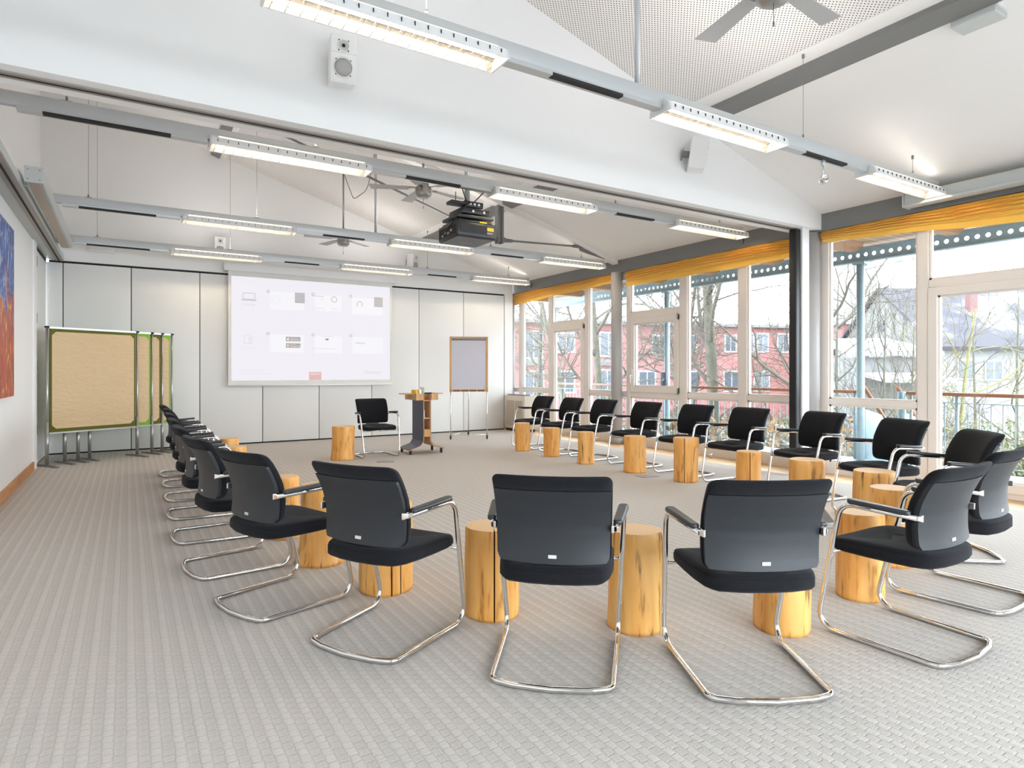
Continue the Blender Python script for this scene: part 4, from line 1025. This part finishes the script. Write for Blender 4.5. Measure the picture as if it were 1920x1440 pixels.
def railing(a, b, label, x=9.32, n=None):
    t = thing('balcony_railing', (x, a, 0), 0, label, 'railing', 'balcony railings')
    L = b - a
    MB().rbox(-.028, .028, 0, L, .955, 1.003, .012).build('handrail', M['handrail'], t)
    mb = MB().box(-.008, .008, 0, L, .86, .872).box(-.008, .008, 0, L, .06, .072)
    k = int(L / .125)
    for i in range(k): mb.cyl((0, (i + .5) * L / k, .06), (0, (i + .5) * L / k, .865), .006, 6)
    mb.build('baluster_panel', M['steel_out'], t)
    for y in [.06] + [L * (j + 1) / max(1, int(L / 1.9)) - .06 for j in range(max(1, int(L / 1.9)))]:
        MB().cyl((0.0, y, -.1), (0.0, y, .96), .021, 12).build('railing_post', M['steel_out'], t)
railing(5.2, 13.3, 'long balcony railing with brown handrail outside the far and middle windows')
railing(3.86, 4.55, 'short balcony railing between the thick post and the glazed door', 9.36)
railing(-2.5, 3.95, 'balcony railing with brown handrail outside the glazed door', 9.28)
p = MB().cyl((0, 0, -3), (0, 0, 1.0), .05, 20); tag(p.build('newel_post', M['steel_out'], loc=(9.33, 4.60, 0)), 'thick blue-grey newel post at the head of the outside stair', 'post')
st = thing('outdoor_stair', (9.35, 4.9, 0), 0, 'blue-grey steel stair with brown handrails leading down from the balcony', 'stair')
for y in (-.22, .26):
    MB().prism([(0.05, -.25), (.05, .72), (.5, .62), (3.4, -2.55), (3.4, -3.0), (2.9, -3.0), (.9, -.75)], y - .012, y + .012).build('stringer', M['steel_out'], st)
    MB().cyl((.02, y, 1.06), (3.3, y, -1.75), .028, 8).build('handrail', M['handrail'], st)
k = MB()
for i in range(12): k.box(.3 + i * .25, .55 + i * .25, -.21, .25, -.22 - i * .235, -.19 - i * .235)
k.build('tread', M['deck'], st)
ab = thing('ashtray_box', (9.125, 8.96, .95), 0, 'dark blue box with a white tick mark fixed to the balcony post', 'ashtray')
MB().rbox(-.06, .0, -.075, .075, 0, .32, .012).build('box', M['navy'], ab)
MB().tube([(-.063, .022, .17), (-.064, .005, .15), (-.063, -.035, .195)], .006, 6).build('tick_mark', M['card_w'], ab)

# ------------------------------------------------------------------ outside: ground, houses
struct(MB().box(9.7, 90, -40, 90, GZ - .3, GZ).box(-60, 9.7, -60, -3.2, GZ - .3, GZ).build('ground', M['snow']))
Mr = Matrix.Rotation(-YAW, 3, 'Z')
def house_part(name, m, parent, l0, l1, d0, d1, z0, z1):
    return MB().box(l0, l1, d0, d1, z0, z1).build(name, m, parent)
# red building: facade a little oblique to the camera
o = at(930, 46, 0); rb = thing('red_building', (o.x, o.y, 0), -R(16.2), 'long salmon red building behind the bare trees', 'building')
MB().box(0, 27, 0, 9, GZ, 4.95).build('wall', M['redwall'], rb)
MB().box(-.4, 27.4, -.5, 9.4, 4.95, 5.15).build('eave', M['greywall'], rb)
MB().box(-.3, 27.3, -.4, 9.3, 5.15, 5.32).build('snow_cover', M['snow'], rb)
def hwin(parent, x, z, w, h, bars=True, fr=None, y=0.0):
    f = MB().box(x - w / 2 - .09, x + w / 2 + .09, y - .07, y, z - h / 2 - .09, z + h / 2 + .09).build('window', fr or M['outframe'], parent)
    mb = MB()
    n = 2 if bars else 1
    for i in range(n): mb.box(x - w / 2 + w * i / n + .04, x - w / 2 + w * (i + 1) / n - .04, y - .08, y - .068, z - h / 2 + .05, z + h / 2 - .05)
    mb.build('pane', M['winpane'], f)
for x, z, w, h in ((2.9, 3.3, 1.3, 2.0), (5.5, 3.5, 1.3, 1.4), (9.0, 3.4, 1.4, 1.8), (13.4, 3.4, 1.2, 1.5), (16.2, 3.6, 1.0, 1.3), (19.9, 3.6, 1.0, 1.3), (21.6, 3.7, 1.0, 1.5), (23.0, 3.7, 1.0, 1.5), (25, 3.7, 1, 1.5),
                   (2.9, .4, 1.5, 1.8), (5.4, .5, 1.5, 1.6), (8.9, .5, 1.6, 1.8), (12.3, .5, 1.4, 1.6), (15.9, .2, 2.0, 2.2), (20.0, .5, 1.4, 1.6), (22.9, .5, 1.4, 1.6)):
    hwin(rb, x, z, w, h)
for x in (2.9, 9.0): MB().box(x - .8, x + .8, -.16, -.12, 1.75, 2.25).build('balcony_rail', M['greywall'], rb)
# white house with snowy roof
hs = thing('white_house', (0, 0, 0), -YAW, 'white house with a snow-patched dark roof and red chimney behind the glazed door', 'house')
l0, l1, d0, d1, ze, zr = 21.9, 33.0, 32.0, 42.0, 2.62, 6.1
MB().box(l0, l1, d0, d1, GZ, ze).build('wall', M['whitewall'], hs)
MB().prism([(d0, ze), (d1, ze), ((d0 + d1) / 2, zr - .1)], l0, l0 + .3, 'x').build('gable', M['greywall'], hs)
mid = (d0 + d1) / 2
for a in (d0 - .45, d1 + .45):
    MB().prism([(mid, zr), (a, ze - .22), (a, ze - .06), (mid, zr + .16)], l0 - .25, l1 + .3, 'x').build('roof', M['snowroof'], hs)
ch = MB().box(25.4, 25.82, 34.5, 34.9, 4, 5.85).box(25.36, 25.86, 34.46, 34.94, 5.85, 5.95); ch.build('chimney', M['brick'], hs)
def hw2(l, z, w, h):
    f = MB().box(l - w / 2 - .08, l + w / 2 + .08, d0 - .06, d0, z - h / 2 - .08, z + h / 2 + .08).build('window', M['outframe'], hs)
    MB().box(l - w / 2, l - .04, d0 - .07, d0 - .055, z - h / 2, z + h / 2).box(l + .04, l + w / 2, d0 - .07, d0 - .055, z - h / 2, z + h / 2).build('pane', M['winpane'], f)
hw2(24.75, 1.35, .8, .9); hw2(29.5, 1.35, .8, .9); hw2(23.3, 1.4, .7, .9)
MB().box(24.0, 24.5, d0 - .1, d0, -.75, -.35).build('meter_box', M['grey'], hs)
g = MB().box(l0 - .07, l0, 36.6, 37.2, 3.7, 4.3); g.build('gable_window', M['winpane'], hs)
g = MB().box(l0 - .07, l0, 35.0, 35.9, 1.2, 2.3).box(l0 - .07, l0, 38.2, 39.1, 1.2, 2.3); g.build('window', M['winpane'], hs)
sh = thing('shed', (0, 0, 0), -YAW, 'low grey shed with thick snow on its roof before the gable', 'shed')
MB().box(14.9, 17.9, 26.5, 30, GZ, 1.9).build('wall', M['greywall'], sh)
MB().prism([(26.2, 1.95), (30.2, 2.7), (30.2, 2.9), (26.2, 2.15)], 14.6, 18.2, 'x').build('snow_roof', M['snow'], sh)
MB().prism([(24.6, .85), (26.5, 1.1), (26.5, 1.25), (24.6, 1.0)], 14.8, 17.6, 'x').build('lean_to_snow', M['snow'], sh)
ph = thing('pink_house', (0, 0, 0), -YAW, 'distant pinkish house with a steep white snow roof left of the grey gable', 'house')
MB().box(26.5, 33, 50, 60, GZ, 5.2).build('wall', M['redwall'], ph)
MB().loft([[(26.2, 49.6, 5.1), (33.4, 49.6, 5.1), (33.4, 60.4, 5.1), (26.2, 60.4, 5.1)], [(29.3, 55, 11.2), (30.2, 55, 11.2), (30.2, 55.2, 11.2), (29.3, 55.2, 11.2)]], 0, False).build('snow_roof', M['snow'], ph)
cr = thing('parked_car', (0, 0, 0), -YAW, 'snow-covered parked car low beyond the railing', 'car')
def carloop(z, k, t): return [(19.0 + k, 26 + t, z), (22.9 - k, 26 + t, z), (22.9 - k, 27.7 - t, z), (19.0 + k, 27.7 - t, z)]
MB().loft([carloop(GZ + .25, .05, .05), carloop(GZ + .7, 0, 0), carloop(GZ + .95, .12, .05)], 0, True).build('body', M['white_metal'], cr)
MB().loft([carloop(GZ + .94, .75, .1), carloop(GZ + 1.4, 1.25, .25)], 0, False).build('cabin', M['winpane'], cr)
MB().loft([carloop(GZ + 1.4, 1.2, .22), carloop(GZ + 1.5, 1.3, .3)], 0, True).build('snow_cover', M['snow'], cr)
for l in (19.8, 22.1):
    for d in (26.02, 27.5): MB().cyl((l, d, GZ + .32), (l, d + .18, GZ + .32), .32, 18).build('wheel', M['black'], cr)

# ------------------------------------------------------------------ outside: bare trees and shrubs
def limb(mb, rnd, p, d, L, r, lvl, mbs, up=.25, spread=.8, nseg=5, kids=5):
    pts, rad = [p], [r]
    q, v = Vector(p), Vector(d).normalized()
    for i in range(nseg):
        v = (v + Vector((rnd.gauss(0, .03 if lvl == 0 else .17), rnd.gauss(0, .03 if lvl == 0 else .17), rnd.gauss(0, .12) + up * .14))).normalized()
        q = q + v * (L / nseg); pts.append(q.copy()); rad.append(max(.0045, r * (1 - .72 * (i + 1) / nseg)))
    sides = 8 if r > .07 else (5 if r > .02 else 3)
    mbs[0 if lvl == 0 else 1].tube(pts, rad, sides)
    if lvl >= 4 or r < .0055: return
    for k in range(kids):
        t = .22 + .78 * (k + rnd.random() * .8) / kids; f = min(t, .98) * nseg; i = int(f); w = f - i
        b = pts[i].lerp(pts[i + 1], w); dr = (pts[i + 1] - pts[i]).normalized()
        side = Vector((rnd.gauss(0, 1), rnd.gauss(0, 1), rnd.gauss(0, .55))); side = (side - dr * side.dot(dr)).normalized()
        nd = (dr * (1 - spread * .45) + side * spread).normalized()
        rr = (rad[i] + (rad[i + 1] - rad[i]) * w) * rnd.uniform(.45, .68)
        limb(mb, rnd, b, nd, L * (rnd.uniform(.26, .42) if lvl == 0 else rnd.uniform(.45, .68)), rr, lvl + 1, mbs, up, spread, max(3, nseg - 1), (kids if lvl == 0 else max(3, kids - 3)) if lvl < 2 else 3)
def tree(px, d, h, r, seed, label, lean=(0, 0), m='bark', kids=7, z0=GZ, up=.3, spread=.85, name='bare_tree', group='bare trees beyond the balcony'):
    o = at(px, d, z0); t = thing(name, o, 0, label, 'tree', group); rnd = random.Random(seed)
    mbs = [MB(), MB()]
    limb(None, rnd, (0, 0, 0), (lean[0], lean[1], 1), h, r, 0, mbs, up, spread, 8, kids)
    mbs[0].build('trunk', M[m], t); mbs[1].build('branches', M['twig' if m == 'bark' else m], t)
tree(1342, 16, 11.5, .19, 11, 'big bare tree with mossy trunk centred in the middle window bay', kids=11, spread=.8)
tree(1095, 22, 9.5, .14, 12, 'slender leaning bare tree seen through the far door leaf', lean=(-.10, .12), kids=10)
tree(1135, 21, 11, .16, 13, 'forked bare tree just left of the round column', kids=10)
tree(1010, 24, 9, .12, 14, 'bare tree in front of the red building beside the beige heater', kids=9)
tree(1230, 17, 8, .10, 15, 'bare tree behind the sash window with drooping limbs', kids=10, up=.05, lean=(.1, -.2))
tree(1490, 14, 9.5, .14, 16, 'bare tree with long slanting limbs left of the black seal', kids=10, up=.2, lean=(.06, -.12))
tree(1575, 19, 7, .08, 17, 'thin bare tree left of the near balcony post', kids=8)
tree(1655, 13, 5.6, .05, 18, 'many-stemmed pale shrub before the grey gable', kids=9, up=.9, spread=.55, name='bare_shrub')
tree(1690, 14.5, 5.4, .05, 19, 'pale upright shrub beside the glazed door frame', kids=8, up=.9, spread=.5, name='bare_shrub')
tree(1778, 13, 5.6, .065, 20, 'narrow yellow-lichened larch behind the glazed door', m='lichen', kids=9, up=.0, spread=1.15)
tree(1835, 17, 6.0, .06, 21, 'thin bare sapling before the white house wall', kids=6, up=.5, spread=.6)
tree(1905, 16, 6.2, .06, 22, 'bare sapling cut by the right edge of the photo', kids=7, up=.4, spread=.6)
tree(1720, 11, 4.2, .04, 23, 'small bushy bare shrub below the short railing', kids=8, up=.6, spread=.7, name='bare_shrub')
def scrub(name, label, cat, px0, px1, d0, d1, z0, z1, n, m, seed, twigs=250):
    rnd = random.Random(seed); mb = MB()
    for i in range(n):
        o = at(rnd.uniform(px0, px1), rnd.uniform(d0, d1), z0 + (z1 - z0) * rnd.random() ** .8)
        a, b = Vector((rnd.gauss(0, 1), rnd.gauss(0, 1), rnd.gauss(0, 1))).normalized(), Vector((rnd.gauss(0, 1), rnd.gauss(0, 1), rnd.gauss(0, 1))).normalized()
        s = rnd.uniform(.04, .11); u = a.cross(b).normalized() * s; a = a * s
        mb.add([o - a, o + u * .5, o + a, o - u * .5], [(0, 1, 2, 3)], 0)
    for i in range(twigs):
        o = at(rnd.uniform(px0, px1), rnd.uniform(d0, d1), z0); v = Vector((rnd.gauss(0, .25), rnd.gauss(0, .25), 1)).normalized()
        L = (z1 - z0) * rnd.uniform(.6, 1.15)
        mb.tube([o, o + v * L * .5, o + v * L + Vector((rnd.gauss(0, .2), rnd.gauss(0, .2), 0))], [.015, .01, .004], 3, mi=1)
    ob = mb.build(name, [M[m], M['twig']]); tag(ob, label, cat, kind='stuff')
scrub('hedge', 'dense winter hedge and scrub below the red building', 'hedge', 930, 1580, 17, 23, GZ, -.1, 9000, 'bush', 31, 500)
scrub('undergrowth', 'rusty undergrowth and twigs close beyond the railing', 'undergrowth', 1200, 1600, 11.5, 15, GZ, .3, 2600, 'bush2', 32, 420)
scrub('shrubbery', 'brushwood around the outside stair and snow', 'shrubs', 1590, 1930, 13, 22, GZ, -.3, 3200, 'bush', 33, 500)
scrub('evergreen_bush', 'green bush low at the right beyond the railing', 'bush', 1880, 1990, 11, 12.5, GZ, -.55, 2600, 'bush', 34, 40)

# ------------------------------------------------------------------ daylight and camera
w = bpy.data.worlds.new('overcast_sky'); scene.world = w; w.use_nodes = True
bg = w.node_tree.nodes['Background']; bg.inputs[0].default_value = (.83, .915, 1.0, 1); bg.inputs[1].default_value = 4.4
def portal(name, loc, rot, sx, sy):
    l = bpy.data.lights.new(name, 'AREA'); l.shape = 'RECTANGLE'; l.size = sx; l.size_y = sy; l.cycles.is_portal = True
    o = bpy.data.objects.new(name, l); col.objects.link(o); o.location = loc; o.rotation_euler = rot
portal('window_daylight', (7.66, 4.9, 1.5), (0, R(90), 0), 3.0, 15.0)
portal('window_daylight', (2.68, Y0 - .13, 1.5), (R(90), 0, 0), 5.0, 2.8)
cam = bpy.data.cameras.new('camera'); co = bpy.data.objects.new('camera', cam); col.objects.link(co)
cam.sensor_width = 36; cam.lens = FOC / 1920 * 36; cam.shift_y = (HOR - 720) / 1920
co.location = (0, 0, EYE); co.rotation_euler = (R(90), 0, -YAW); cam.clip_start = .05; cam.clip_end = 300
scene.camera = co
vs = scene.view_settings
vs.view_transform = 'Standard'; vs.look = 'None'; vs.exposure = 1.6; vs.gamma = 1; vs.use_curve_mapping = False
scene.cycles.max_bounces = 8; scene.cycles.diffuse_bounces = 6; scene.cycles.transparent_max_bounces = 24; scene.cycles.caustics_reflective = False; scene.cycles.caustics_refractive = False
scene.cycles.sample_clamp_indirect = 6
